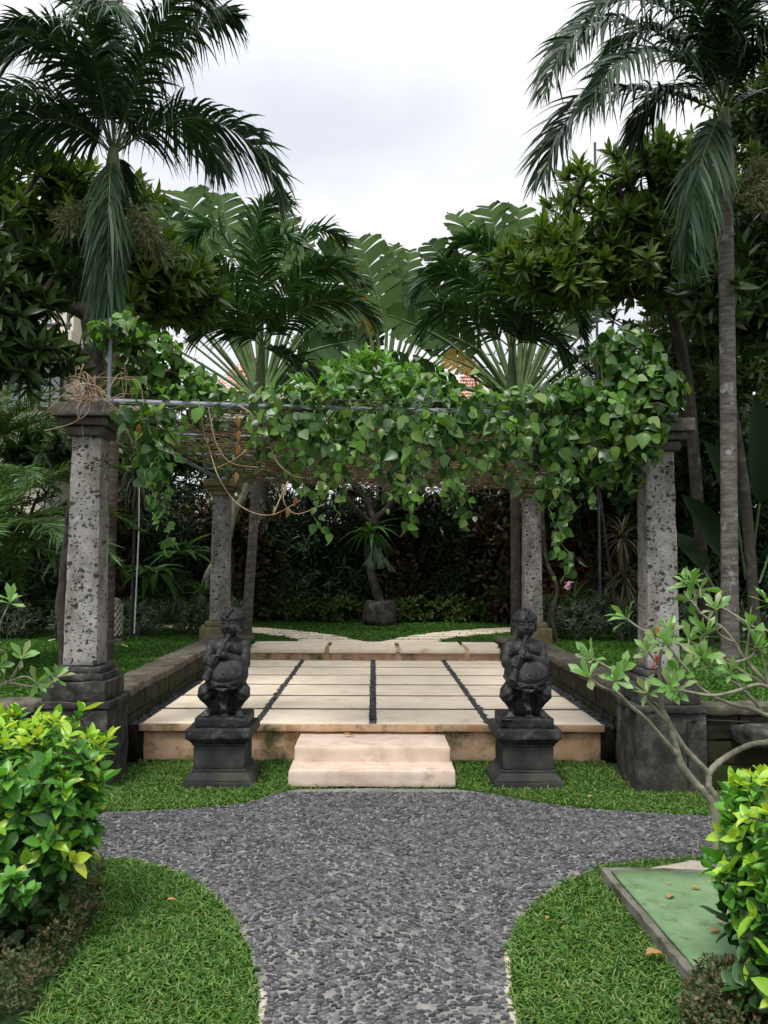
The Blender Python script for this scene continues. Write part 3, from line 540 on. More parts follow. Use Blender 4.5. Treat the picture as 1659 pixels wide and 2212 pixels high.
# loose dark pebbles in the joints and along the walls
def strip(x0, x1, y0, y1, z, dens, sz=(.018, .03)):
    n = int((x1-x0)*(y1-y0)*dens); P = np.column_stack([R.uniform(x0, x1, n), R.uniform(y0, y1, n), np.full(n, z) + R.uniform(-.008, .006, n)]); s = R.uniform(*sz, n)
    return pebbles(P, R.uniform(0, 3.14, n), np.column_stack([s, s*R.uniform(.55, .9, n), s*.5]), .4)
gp = []
for a in (-.95, 0, .95):
    V, F, F3 = strip(a-.028, a+.028, PY0+.02, PY1, PZ-.006, 2600, (.014, .024)); gp += [(V, F), (V, F3)]
for a, b in ((-1.985, -1.88), (1.88, 1.985)):
    V, F, F3 = strip(a, b, PY0+.05, PY1+.05, PZ-.03, 1500, (.022, .045)); gp += [(V, F), (V, F3)]
mk('gravel', gp, M['gpebble'], kind='stuff', label='dark rounded pebbles filling the joints of the terrace')
mk('pebble_bed', [(*box(-1.99, -1.872, PY0+.04, PY1+.05, .0, PZ-.035, 0),), (*box(1.872, 1.99, PY0+.04, PY1+.05, .0, PZ-.035, 0),)], M['soil'], kind='structure')

# ------------------------------------------------------------------ retaining walls
def wall_run(name, label, x0, x1, y0, y1, top, along, seed, zb=0.0):
    t = thing(name, label, 'wall', ((x0+x1)/2, (y0+y1)/2, 0)); b = []
    n = int(round(((y1-y0) if along == 'y' else (x1-x0))/.36)); rows = 3; zt = top-.07
    for r in range(rows):
        za, zc = zb + (zt-zb)*r/rows, zb + (zt-zb)*(r+1)/rows
        e = np.linspace(y0, y1, n+1) if along == 'y' else np.linspace(x0, x1, n+1)
        e = e + (R.normal(0, .06, n+1) + (.15 if r % 2 else 0))*(np.arange(n+1) % n != 0); e = np.sort(e); e[-2] = min(e[-2], e[-1]-.05)
        for k in range(n):
            off = R.uniform(-.008, .008)
            if along == 'y': v, f = rbox(x0+.02+off, x1-.02+off, e[k]+.003, e[k+1]-.003, za+.002, zc-.002, .07, .007, seed+r*50+k, .012)
            else: v, f = rbox(e[k]+.003, e[k+1]-.003, y0+.02+off, y1-.02+off, za+.002, zc-.002, .07, .007, seed+r*50+k, .012)
            b.append((v, f))
    mk('masonry', b, M['wallstone'], t, sharp=40); c = []
    m = max(2, int(n*.6)); e = np.linspace(y0, y1, m+1) if along == 'y' else np.linspace(x0, x1, m+1); e = e + R.normal(0, .05, m+1)*(np.arange(m+1) % m != 0)
    for k in range(m):
        dz = R.uniform(-.006, .006); dx = R.uniform(-.012, .012)
        if along == 'y': c.append(rbox(x0-.012+dx, x1+.02+dx, e[k]+.003, e[k+1]-.003, zt+.003+dz, top+dz, .05, .009, seed+900+k, .014, 11))
        else: c.append(rbox(e[k]+.003, e[k+1]-.003, y0-.02+dx, y1+.012+dx, zt+.003+dz, top+dz, .05, .009, seed+900+k, .014, 11))
    mk('coping', c, M['capstone'], t, sharp=40); return t
wall_run('retaining_wall', 'low mossy stone wall along the left edge of the terrace', -2.26, -1.975, 6.38, 11.9, .60, 'y', 100)
wall_run('retaining_wall', 'low mossy stone wall along the right edge of the terrace', 1.975, 2.26, 6.38, 11.9, .60, 'y', 400)
wall_run('retaining_wall', 'dark front garden wall behind the left yellow-green shrub', -9.0, -2.40, 6.03, 6.27, .61, 'x', 700)
wall_run('retaining_wall', 'dark front garden wall running off right from the right pillar', 2.38, 9.0, 6.03, 6.27, .60, 'x', 1100)
for s, l in ((-1, 'square stone wall end beside the rear step on the left'), (1, 'square stone wall end beside the rear step on the right')):
    t = thing('wall_pier', l, 'pier', (s*1.92, 11.5, .3)); c = 1.86*s
    mk('pier_block', [(*rbox(c-.12, c+.17, 11.36, 11.66, .25, .56, .05, .006, 31, .01),)], M['wallstone'], t, sharp=40); mk('coping', [(*rbox(c-.16, c+.2, 11.32, 11.7, .56, .61, .05, .006, 32, .01),)], M['capstone'], t, sharp=40)

# ------------------------------------------------------------------ pillars
def pillar(label, cx, cy, w, ztop, zbase, front=True, seed=0, ground=0.0):
    t = thing('stone_pillar', label, 'pillar', (cx, cy, ground), 'stone pillars carrying the pergola'); h = w/2
    if front:
        mk('pier', [(*rbox(cx-.25, cx+.25, cy-.25, cy+.25, -.02, zbase-.03, .03, .007, seed, .008),)], M['dkstone'], t, sharp=40)
        mk('plinth', [(*rbox(cx-.262, cx+.262, cy-.262, cy+.262, zbase-.028, zbase+.02, .03, .006, seed+1, .008),), (*rbox(cx-.225, cx+.225, cy-.225, cy+.225, zbase+.022, zbase+.16, .03, .006, seed+2, .01),),
            (*rbox(cx-.20, cx+.20, cy-.20, cy+.20, zbase+.162, zbase+.212, .025, .006, seed+3, .02),), (*rbox(cx-.175, cx+.175, cy-.175, cy+.175, zbase+.214, zbase+.258, .025, .006, seed+4, .01),)], M['dkstone'], t, sharp=40)
        z0 = zbase+.26
    else:
        mk('plinth', [(*rbox(cx-.25, cx+.25, cy-.25, cy+.25, ground-.02, ground+.24, .04, .006, seed, .01),), (*rbox(cx-.19, cx+.19, cy-.19, cy+.19, ground+.242, ground+.32, .03, .005, seed+1, .02),)], M['plinthstone'], t, sharp=40); z0 = ground+.322
    mk('shaft', [(*rbox(cx-h, cx+h, cy-h, cy+h, z0, ztop-.23, .03, .004, seed+5, .012, 12, taper=.12),)], M['lava'], t, sharp=40)
    k = w*.5; c = []
    for a, b, e in ((0, .07, k+.025), (.072, .13, k+.06), (.132, .23, k+.105)): c.append(rbox(cx-e, cx+e, cy-e, cy+e, ztop-.23+a, ztop-.23+b, .03, .004, seed+7+int(a*100), .016 if b < .2 else .01))
    mk('capital', c, M['capital'] if front else M['plinthstone'], t, sharp=40); return t
pillar('front left pocked grey pillar beside the hanging palm frond', -2.12, 6.2, .245, 2.765, .60, True, 10)
pillar('front right pocked grey pillar half hidden by the vine and young frangipani', 2.12, 6.2, .24, 2.685, .59, True, 40)
pillar('rear left pocked pillar on a mossy plinth behind the left statue', -2.26, 12.35, .27, 2.84, .45, False, 70, .45)
pillar('rear right pocked pillar on a mossy plinth with a twisted vine stem beside it', 2.35, 12.35, .27, 2.84, .45, False, 90, .45)

# ------------------------------------------------------------------ pergola pipes
pg = thing('pergola_frame', 'grey steel pipe frame laid across the tops of the four pillars', 'pergola', (0, 9.7, 2.9))
def pipe(a, b, r=.027, nm='pipe'):
    C = np.array(a)[None] + (np.array(b)-np.array(a))[None]*np.linspace(0, 1, 12)[:, None]; L0 = np.linalg.norm(C[-1]-C[0]); C[:, 2] -= .015*np.sin(np.linspace(0, math.pi, 12))*(L0 > 3)
    mk(nm, P_(tube(C, r, 12)), M['pipe'], pg)
    k = int(L0/1.1)
    for q in range(1, k): f = q/k; p = C[0]*(1-f)+C[-1]*f; p[2] -= .015*math.sin(math.pi*f)*(L0 > 3); d = nrm(C[-1]-C[0]); mk('coupling', P_(tube([p-d*.03, p+d*.03], r*1.18, 12)), M['pipe'], pg)
pipe((-2.08, 6.06, 2.79), (2.24, 6.06, 2.712), .024); pipe((-2.26, 12.3, 2.87), (2.4, 12.3, 2.87), .024)
pipe((-2.06, 6.1, 2.745), (-2.22, 12.4, 2.82), .022); pipe((2.1, 6.1, 2.68), (2.32, 12.4, 2.82), .022)
for x in (-1.0, .05, 1.1): pipe((x, 6.06, 2.76-.016*x), (x*1.1, 12.4, 2.85), .012)
for y in (7.5, 9.0, 10.6): pipe((-2.1-.03*(y-6), y, 2.76+.012*(y-6)), (2.1+.03*(y-6), y, 2.70+.02*(y-6)), .012)
pipe((-1.965, 6.1, 2.79), (-1.965, 6.1, 3.42), .015, 'upright_pipe'); pipe((1.9, 6.2, 2.7), (1.9, 6.2, 3.3), .015, 'upright_pipe')

# ------------------------------------------------------------------ pedestals and statues
def pedestal(label, cx, cy, s=1.0):
    t = thing('stone_pedestal', label, 'pedestal', (cx, cy, 0), 'pedestals under the flute players')
    b = [rbox(cx-.25, cx+.25, cy-.24, cy+.24, -.02, .045, .03, .003, 1, .006)]
    # flared foot: tapering block
    v, f = rbox(cx-.24, cx+.24, cy-.235, cy+.235, .047, .10, .02, .002, 2, .006); k = np.clip((v[:, 2]-.05)/.05, 0, 1)[:, None]; v[:, :2] = A(cx, cy) + (v[:, :2]-A(cx, cy))*(1-.16*k); b.append((v, f))
    b.append(rbox(cx-.197, cx+.197, cy-.195, cy+.195, .102, .118, .03, .002, 3, .005))
    mk('foot', b, M['pedstone'], t, sharp=40)
    mk('shaft', [(*rbox(cx-.185, cx+.185, cy-.185, cy+.185, .12, .288, .03, .003, 4, .006),)], M['pedstone'], t, sharp=40)
    v, f = rbox(cx-.22, cx+.22, cy-.22, cy+.22, .30, .338, .02, .002, 6, .006); k = np.clip((.335-v[:, 2])/.035, 0, 1)[:, None]; v[:, :2] = A(cx, cy) + (v[:, :2]-A(cx, cy))*(1-.13*k)
    mk('cap', [(*rbox(cx-.195, cx+.195, cy-.195, cy+.195, .29, .302, .03, .002, 5, .004),), (v, f), (*rbox(cx-.235, cx+.235, cy-.235, cy+.245, .34, .415, .03, .004, 7, .008),)], M['basalt'], t, sharp=40)
pedestal('dark moulded pedestal to the left of the steps', -1.11, 6.30); pedestal('dark moulded pedestal to the right of the steps', 1.13, 6.30)

def statue(label, cx, cy, z0, yaw, seed, dxh=0.0, chip=False):
    import openvdb
    t = thing('flute_player_statue', label, 'statue', (cx, cy, z0), 'black flute player statues'); h = .0046; KS = .965
    xs = np.arange(-.27, .27, h); ys = np.arange(-.25, .2, h); zs = np.arange(-.02, .83, h)
    X, Y, Z = [g.astype(np.float32) for g in np.meshgrid(xs, ys, zs, indexing='ij')]
    def ell(c, r, rot=0.0):
        x, y, z = X-c[0], Y-c[1], Z-c[2]
        k = np.sqrt((x/r[0])**2 + (y/r[1])**2 + (z/r[2])**2); return (k-1)*min(r)
    def cap(a, b, ra, rb=None):
        rb = ra if rb is None else rb; a, b = np.array(a, np.float32), np.array(b, np.float32); ba = b-a
        x, y, z = X-a[0], Y-a[1], Z-a[2]; q = np.clip((x*ba[0]+y*ba[1]+z*ba[2])/float(ba@ba), 0, 1)
        return np.sqrt((x-q*ba[0])**2+(y-q*ba[1])**2+(z-q*ba[2])**2) - (ra+(rb-ra)*q)
    def su(a, b, k):
        q = np.clip(.5+.5*(b-a)/k, 0, 1); return b*(1-q)+a*q-k*q*(1-q)
    def ss(a, b, k):
        q = np.clip(.5-.5*(a+b)/k, 0, 1); return a*(1-q)-b*q+k*q*(1-q)
    B = cap((0, .03, .30), (.015, .02, .5), .125, .10); B = su(B, cap((-.105, .015, .525), (.135, .015, .525), .05, .05), .05)
    B = su(B, ell((-.05, -.045, .50), (.06, .05, .05)), .03); B = su(B, ell((.085, -.045, .50), (.06, .05, .05)), .03)
    B = su(B, cap((.02, .0, .54), (.03+dxh, -.01, .61), .05, .045), .03)
    B = su(B, ell((0, .07, .17), (.15, .11, .13)), .05)
    for s, kx, kz in ((-1, -.165, .175), (1, .168, .18)):
        B = su(B, cap((s*.07, .02, .22), (kx, -.09, kz), .085, .066), .025)
    belly = ell((.012, -.064, .318), (.198, .16, .142)); B = su(B, belly, .018)
    zb = .248 + 1.3*(X-.012)**2; rr = np.sqrt((X-.012)**2 + (Y+.03)**2)
    belt = np.maximum(np.abs(Z-zb)-.012, np.abs(rr - (.196 - .25*(.30-zb)**1)) - .012); belt = np.where((Y < -.0) & (np.abs(X) < .185), belt, .05)
    belt2 = np.maximum(np.abs(Z-zb+.03)-.011, np.abs(rr-.182)-.012); belt2 = np.where((Y < .0) & (np.abs(X) < .15), belt2, .05)
    B = su(B, belt + .002*np.sin(X*260+Z*200), .008); B = su(B, belt2, .01)
    B = ss(B, ell((.015, -.222, .325), (.008, .016, .008)), .006)
    for s, kx, kz, ax in ((-1, -.163, .165, -.092), (1, .165, .17, .10)):
        B = su(B, cap((kx, -.085, kz), (ax, -.045, .05), .06, .036), .02)
        B = su(B, cap((ax, -.03, .03), (ax+s*.055, -.13, .02), .034, .028), .018)
        for q in range(5): B = su(B, cap((ax+s*.052+(q-2)*.0125, -.135, .017), (ax+s*.06+(q-2)*.0145, -.165-.004*(2-abs(q-1.5)), .013), .0105, .0095), .004)
    # draped cloth: folds over the thighs and the hanging tail
    fold = np.where((Z > .13) & (Z < .25) & (Y < .02), .0035*np.sin((Z*95 + np.abs(X)*55)), 0); B = B - fold
    for a, b, w0, w1 in (((-.0, -.145, .23), (-.012, -.15, .14), .03, .03), ((-.012, -.15, .14), (.01, -.145, .075), .028, .024), ((.01, -.145, .075), (.022, -.155, .015), .024, .03)):
        d = cap(a, b, w0, w1); d = np.maximum(d, np.abs(Y+.14-.012*np.sin(Z*70))-.016); B = su(B, d + .0025*np.sin(X*330), .01)
    B = su(B, cap((0, -.09, .2), (0, -.08, .05), .045, .04), .03); B = su(B, cap((0, -.02, .2), (0, -.015, .02), .09, .075), .04)
    # arms
    for a, b, c in ((((-.135, .015, .52), .046), ((-.165, -.035, .405), .04), ((-.112, -.135, .412), .027)), (((.165, .015, .52), .048), ((.178, -.045, .395), .043), ((.012, -.172, .468), .028))):
        B = su(B, cap(a[0], b[0], a[1], b[1]), .022); B = su(B, cap(b[0], c[0], b[1], c[1]), .012)
    # flute
    m0 = np.array((.035+dxh, -.122, .605)); m1 = np.array((-.14, -.205, .285)); ax = nrm(m1-m0); F_ = cap(m0, m1, .016, .036)
    F_ = np.maximum(F_, (X-m1[0])*ax[0]+(Y-m1[1])*ax[1]+(Z-m1[2])*ax[2]); F_ = ss(F_, cap(m1-ax*.02, m1+ax*.02, .024), .003)
    B = su(B, F_, .004)
    side = nrm(np.cross(ax, A(0, -1, 0))); fr = nrm(np.cross(side, ax)); fr = fr if fr[1] < 0 else -fr; side = side if side[0] > 0 else -side
    for tt, sg, wr in ((.36, 1, (.012, -.172, .468)), (.60, -1, (-.112, -.135, .412))):
        c0 = m0 + (m1-m0)*tt; rad = .016+.02*tt
        palm = cap(c0 + side*sg*(rad+.022) + fr*(-.002), c0 + side*sg*(rad+.012) + fr*.012 + ax*.012, .022, .02); B = su(B, palm, .014); B = su(B, cap(wr, c0+side*sg*(rad+.02), .026, .024), .012)
        for q in range(4):
            cc = c0 + ax*(-.028+.0195*q); r0 = .0105 if q < 3 else .009; ln = (.9, 1.0, .97, .8)[q]
            p0 = cc + side*sg*(rad+.02) + fr*.014; p1 = cc + side*sg*.012 + fr*(rad+.014); p2 = cc - side*sg*(rad*.9)*ln + fr*(rad*.75+.004)
            fg = np.minimum(cap(p0, p1, r0), cap(p1, p2, r0, r0*.85)); B = su(B, fg, .0035)
        th_ = cap(c0 + side*sg*(rad+.015) - ax*.035 + fr*.002, c0 + side*sg*.008 - ax*.05 + fr*(rad+.006), .011, .009); B = su(B, th_, .004)
    # head in its own turned frame
    hc = np.array((.045+dxh, -.01, .695)); ca, sa = math.cos(yaw), math.sin(yaw)
    x_, y_ = X-hc[0], Y-hc[1]; Xo, Yo, Zo = X, Y, Z
    X = x_*ca + y_*sa; Y = -x_*sa + y_*ca; Z = Zo-hc[2]
    H = ell((0, .0, .02), (.084, .092, .092)); H = su(H, ell((0, -.032, -.045), (.066, .058, .055)), .03)
    for s in (-1, 1):
        H = su(H, ell((s*.036, -.068, -.03), (.026, .022, .026)), .018)           # cheek
        H = ss(H, ell((s*.031, -.096, .012), (.023, .016, .014)), .008)            # socket
        H = su(H, ell((s*.031, -.078, .010), (.019, .0135, .011)), .003)           # lidded eye
        H = ss(H, cap((s*.014, -.0935, .004), (s*.047, -.085, .004), .0022), .002) # closed lid line
        H = su(H, cap((s*.01, -.091, .031), (s*.052, -.076, .033), .0055, .004), .005) # brow
        H = su(H, ell((s*.011, -.1, -.023), (.009, .009, .008)), .004)
        H = su(H, ell((s*.088, .01, -.0), (.012, .024, .036)), .008); H = ss(H, ell((s*.1, .004, .003), (.008, .012, .018)), .004); H = su(H, ell((s*.086, .005, -.04), (.01, .011, .014)), .006)
    H = su(H, cap((0, -.088, .022), (0, -.104, -.018), .008, .011), .007)
    H = su(H, cap((-.019, -.083, -.045), (.019, -.083, -.045), .009), .006); H = su(H, cap((-.016, -.082, -.058), (.016, -.082, -.058), .0085), .005); H = su(H, ell((0, -.07, -.082), (.022, .02, .016)), .01)
    hair = ell((0, .018, .045), (.094, .098, .082)); hair = np.maximum(hair, -(Z - .045 + .35*np.minimum(Y+.04, 0) - .45*np.maximum(Y, 0)*-1 + .0*X) + .0 - .5*np.maximum(Y, 0)); hair = hair + .0032*np.sin(44*X + 26*np.sin(22*Z+9*Y)*.25 + 34*Y)
    H = su(H, hair, .006)
    zbnd = .052; rb = np.sqrt((X/.094)**2+((Y-.008)/.099)**2); band = np.maximum(np.abs(Z-zbnd-.25*np.maximum(-Y-.02, 0)*0-.12*Y)-.011, np.abs(rb-.97)*.09-.007)
    H = su(H, band, .004); H = su(H, ell((0, -.094, .066), (.015, .012, .017)), .004); H = su(H, cap((0, -.09, .08), (.02, -.062, .108), .01, .012), .006); H = su(H, cap((0.02, -.062, .108), (.0, -.02, .128), .012, .01), .008)
    X, Y, Z = Xo, Yo, Zo
    B = su(B, H, .008)
    P = np.stack([X, Y, Z], -1); n1 = vnoise(P[::2, ::2, ::2], 55, seed); n1 = np.repeat(np.repeat(np.repeat(n1, 2, 0), 2, 1), 2, 2)[:X.shape[0], :X.shape[1], :X.shape[2]]
    B = np.maximum(B + .0008*n1, -(Z-.004))
    g = openvdb.FloatGrid(background=.03); g.copyFromArray(np.clip(B, -.03, .03).astype(np.float32)); pts, quads = g.convertToQuads(isovalue=0)[:2] if isinstance(g.convertToQuads(isovalue=0), tuple) else g.convertToPolygons(isovalue=0)
    V = np.array(pts, float)*h + A(xs[0], ys[0], zs[0]); Q = np.array(quads, int)
    V[:, 0] *= np.interp(V[:, 2], [.5, .62], [.86, 1.0])
    # orient outward
    a, b, c = V[Q[:, 0]], V[Q[:, 1]], V[Q[:, 2]]; nn = np.cross(b-a, c-a); cen = V.mean(0)
    if np.sum(nn*(a-cen)) < 0: Q = Q[:, ::-1]
    mk('figure', [(V*KS + A(cx, cy, z0+.068), Q)], M['basalt'], t)
    v, f = rbox(cx-.19, cx+.19, cy-.185, cy+.185, z0+.001, z0+.072, .02, .003, seed, .008)
    if chip: k = (v[:, 0] < cx-.1) & (v[:, 1] < cy-.1) & (v[:, 2] < z0+.05); v[k, 1] += .05*(1-(v[k, 0]-(cx-.19))/.09)
    mk('base_slab', [(v, f)], M['basalt'], t, sharp=40)
statue('black stone flute player on the left pedestal, face turned to its right', -1.1, 6.30, .416, -.30, 5, .0)
statue('black stone flute player on the right pedestal, facing straight ahead on a chipped base', 1.13, 6.30, .416, -.02, 6, -.035, True)

# ------------------------------------------------------------------ leaf templates
OV = [leaf_t(4, 'oval', .22, .12, .5), leaf_t(4, 'oval', .3, .3, .45), leaf_t(4, 'oval', .1, -.08, .52)]
OVB = [leaf_t(5, 'oval', .22, .12, .52, .1), leaf_t(5, 'oval', .3, .3, .48, .12), leaf_t(5, 'oval', .1, -.08, .55, .1)]
HT = [leaf_t(5, 'heart', .14, .16, .78, .06), leaf_t(5, 'heart', .25, .3, .72, .08), leaf_t(5, 'heart', .06, .05, .8, .05)]
OB = [leaf_t(4, 'obov', .15, .12, .36), leaf_t(4, 'obov', .25, .28, .33), leaf_t(4, 'obov', .1, .02, .38)]
FR = [leaf_t(4, 'lance', .15, .15, .3), leaf_t(4, 'lance', .22, .32, .28), leaf_t(3, 'lance', .1, .05, .32)]
LN = [leaf_t(3, 'lance', .2, .35, .2), leaf_t(3, 'lance', .2, .15, .17)]
SP = [leaf_t(3, 'lance', .15, .25, .07), leaf_t(3, 'lance', .15, .5, .06)]
LOW = [leaf_t(2, 'oval', .2, .2, .5), leaf_t(2, 'oval', .1, .1, .55)]
TINY = [leaf_t(2, 'oval', .2, .1, .6)]

# ------------------------------------------------------------------ palms
def palm(name, label, base, crown, fr, shaft_len, rt, barkm, LL, w, leafm, group, n=52, stalks=(), trunk_mid=None, droop=.55):
    base, crown = np.array(base, float), np.array(crown, float); t = thing(name, label, 'palm', base, group)
    top = crown - (crown-base)/np.linalg.norm(crown-base)*shaft_len
    C = spline([base, trunk_mid if trunk_mid is not None else (base+top)/2 + A(.02, .03, 0), top], 90); r = rt*(1.0 + .18*np.exp(-np.arange(90)/7.0)) * (1 + .035*(np.arange(90) % 3 == 0)); r = r*np.linspace(1, .88, 90)
    mk('trunk', P_(tube(C, r, 14)), M[barkm], t)
    C2 = spline([top - A(0, 0, .02), (top+crown)/2, crown], 16); mk('crownshaft', P_(tube(C2, rt*np.interp(np.linspace(0, 1, 16), [0, .15, .6, 1], [1.0, 1.1, .85, .55]), 12)), M['shaft'], t)
    for f in fr:
        pts, kw = f if isinstance(f, tuple) else (f, {}); lm = kw.pop('mat', leafm); pr = frond(pts, LL=kw.pop('LL', LL), n=kw.pop('n', n), w=kw.pop('w', w), droop=kw.pop('droop', droop), **kw); mk('frond', pr, [M[lm], M['rachis']], t)
    for p, q in stalks:
        mk('flower_stalk', stalk(np.array(p), np.array(q)), M['seedstalk'], t)
    return t
def stalk(p, q, n=240, spread=.30):
    out = [*tube(spline([p, (p+q)/2 + A(0, 0, .06), q], 8), .012, 5)]; a = p + (q-p)*R.uniform(.25, 1, (n, 1)); d = nrm(q-p) + R.normal(0, .55, (n, 3)); L_ = R.uniform(.3, 1, (n, 1))*spread
    b = a + nrm(d)*L_*.6; c = b + nrm(d + A(0, 0, -.5))*L_*.5; out.append(frusta(a, b, np.full(n, .0045), np.full(n, .0035), 3)); out.append(frusta(b, c, np.full(n, .0035), np.full(n, .002), 3)); 
    m = 3*n; e = b[R.integers(0, n, m)] + R.normal(0, .06, (m, 3)); out.append(frusta(e, e+R.normal(0, .025, (m, 3)), np.full(m, .004), np.full(m, .003), 3)); return out
def px(Yc, pts):
    return [at(x, y, Yc + d) for x, y, d in pts]
YL = 9.0; cl = at(245, 322, YL)
frL = [(px(YL, [(250, 330, 0), (320, 283, -.1), (420, 255, -.25), (510, 285, -.4), (570, 350, -.55), (600, 420, -.6)]), dict(twist=.55, LL=.74)),
  (px(YL, [(252, 320, 0), (300, 220, .1), (375, 110, .25), (455, 45, .4), (515, 40, .5)]), dict(twist=.5)),
  (px(YL, [(242, 320, 0), (205, 210, 0), (150, 110, -.1), (70, 60, -.2), (-10, 75, -.3)]), dict(twist=-.5)),
  (px(YL, [(240, 330, 0), (180, 280, -.1), (100, 258, -.3), (20, 285, -.5), (-40, 370, -.6)]), dict(twist=-.55, LL=.72)),
  (px(YL, [(247, 320, 0), (250, 170, .1), (262, 20, .3), (285, -100, .5), (330, -150, .7)]), dict(twist=.6)),
  (px(YL, [(247, 320, 0), (228, 150, -.2), (190, -10, -.5), (120, -80, -.8)]), dict(twist=-.4)),
  (px(YL, [(248, 325, 0), (290, 190, -.3), (330, 80, -.7), (390, 0, -1.1), (450, -20, -1.4)]), dict(twist=.3)),
  (px(YL, [(252, 330, 0), (300, 270, .4), (370, 245, .9), (440, 290, 1.3), (480, 370, 1.5)]), dict(twist=.4)),
  (px(YL, [(242, 335, 0), (238, 380, -.35), (235, 470, -.5), (232, 580, -.5), (234, 690, -.45)]), dict(twist=.0, LL=.62, mat='palmleaf2', side=(1, .15, 0), a0=32, a1=16, droop=.8, n=95, vee=.2, w=.042)),
  (px(YL, [(246, 335, 0), (265, 370, .4), (258, 450, .6), (250, 540, .7)]), dict(twist=.2, LL=.55, side=(1, .3, 0), a0=35, a1=18, droop=.9)),
  (px(YL, [(240, 328, 0), (170, 250, .4), (90, 200, .8), (10, 210, 1.1), (-40, 260, 1.3)]), dict(twist=-.4)),
  (px(YL, [(244, 325, 0), (215, 180, -.4), (195, 70, -.9), (215, 10, -1.4), (240, 20, -1.8)]), dict(twist=.2, mat='palmleaf2'))]
frL += [(px(YL, [(250, 322, 0), (285, 200, .2), (345, 90, .5), (430, 10, .8)]), dict(twist=.5)), (px(YL, [(240, 322, 0), (190, 190, -.3), (120, 90, -.7), (30, 110, -1.1), (-20, 170, -1.3)]), dict(twist=-.4)), (px(YL, [(246, 322, 0), (240, 160, .5), (225, 30, 1.0), (160, -40, 1.4)]), dict(twist=-.2))]
palm('christmas_palm', 'tall front left palm whose frond hangs straight down behind the pergola pipe', (-2.92, 9.1, LAWN), cl, frL, .55, .098, 'ringbark', .68, .036, 'palmleaf', 'four palms round the pergola', n=100, droop=.62,
     stalks=[(at(205, 440, 8.9), at(150, 480, 8.7)), (at(268, 450, 9), at(320, 500, 8.8)), (at(265, 470, 9.1), at(345, 540, 9.0))])
YR = 9.2; cr = at(1565, 235, YR)
frR = [(px(YR, [(1552, 240, 0), (1470, 208, -.1), (1370, 192, -.2), (1275, 215, -.3), (1205, 290, -.4), (1172, 385, -.4)]), dict(twist=.55, LL=.72)),
  (px(YR, [(1555, 225, 0), (1490, 130, -.2), (1400, 60, -.4), (1300, 50, -.6), (1220, 100, -.8), (1175, 200, -.9)]), dict(twist=.5)),
  (px(YR, [(1560, 215, 0), (1530, 80, .1), (1470, -30, .2), (1380, -90, .3), (1290, -80, .3)]), dict(twist=.5)),
  (px(YR, [(1562, 215, 0), (1565, 60, -.2), (1555, -80, -.4), (1500, -190, -.6)]), dict(twist=.3)),
  (px(YR, [(1568, 215, 0), (1600, 80, .1), (1650, -40, .2), (1730, -90, .3)]), dict(twist=-.5)),
  (px(YR, [(1572, 232, 0), (1610, 160, -.1), (1670, 110, -.2), (1750, 130, -.3)]), dict(twist=-.5)),
  (px(YR, [(1560, 220, 0), (1500, 120, .5), (1430, 60, .9), (1350, 90, 1.3), (1300, 160, 1.5)]), dict(twist=.3)),
  (px(YR, [(1558, 235, 0), (1510, 190, .5), (1450, 195, .9), (1400, 240, 1.3), (1380, 300, 1.5)]), dict(twist=.3)),
  (px(YR, [(1562, 220, 0), (1580, 90, -.5), (1590, -30, -1.0), (1560, -110, -1.4)]), dict(twist=-.2)),
  (px(YR, [(1560, 215, 0), (1525, 60, -.5), (1450, -50, -1.0), (1350, -60, -1.4)]), dict(twist=.3)),
  (px(YR, [(1558, 245, 0), (1540, 280, -.4), (1512, 360, -.6), (1492, 450, -.65), (1482, 560, -.6)]), dict(twist=.0, LL=.62, mat='palmleaf2', side=(1, .15, .1), a0=42, a1=20, droop=.7, n=95, vee=.2, w=.042)),
  (px(YR, [(1575, 240, 0), (1640, 200, .3), (1720, 230, .6), (1780, 320, .8)]), dict(twist=-.4))]
frR += [(px(YR, [(1560, 218, 0), (1515, 110, -.1), (1440, 20, -.2), (1350, 0, -.4), (1270, 40, -.5), (1225, 130, -.6)]), dict(twist=.5)), (px(YR, [(1563, 215, 0), (1545, 70, .3), (1500, -60, .6), (1420, -120, .9)]), dict(twist=.4)), (px(YR, [(1566, 215, 0), (1590, 60, .3), (1630, -60, .6), (1700, -80, .9)]), dict(twist=-.4)), (px(YR, [(1558, 228, 0), (1500, 150, -.4), (1420, 110, -.8), (1330, 140, -1.2), (1270, 230, -1.3)]), dict(twist=.45)), (px(YR, [(1570, 225, 0), (1620, 120, -.4), (1690, 60, -.7), (1770, 90, -1.0)]), dict(twist=-.4))]
palm('christmas_palm', 'tall front right palm standing beyond the right pillar with bare grey trunk', (3.98, 9.3, LAWN), cr, frR, .95, .093, 'bark', .68, .036, 'palmleaf', 'four palms round the pergola', n=100, droop=.62,
     stalks=[(at(1590, 420, 9.1), at(1640, 370, 9)), (at(1592, 430, 9.1), at(1655, 420, 8.9))])
YM = 13.0
def midfr(c, lst, Y): return [(px(Y, [(c[0], c[1], 0)] + l), k) for l, k in lst]
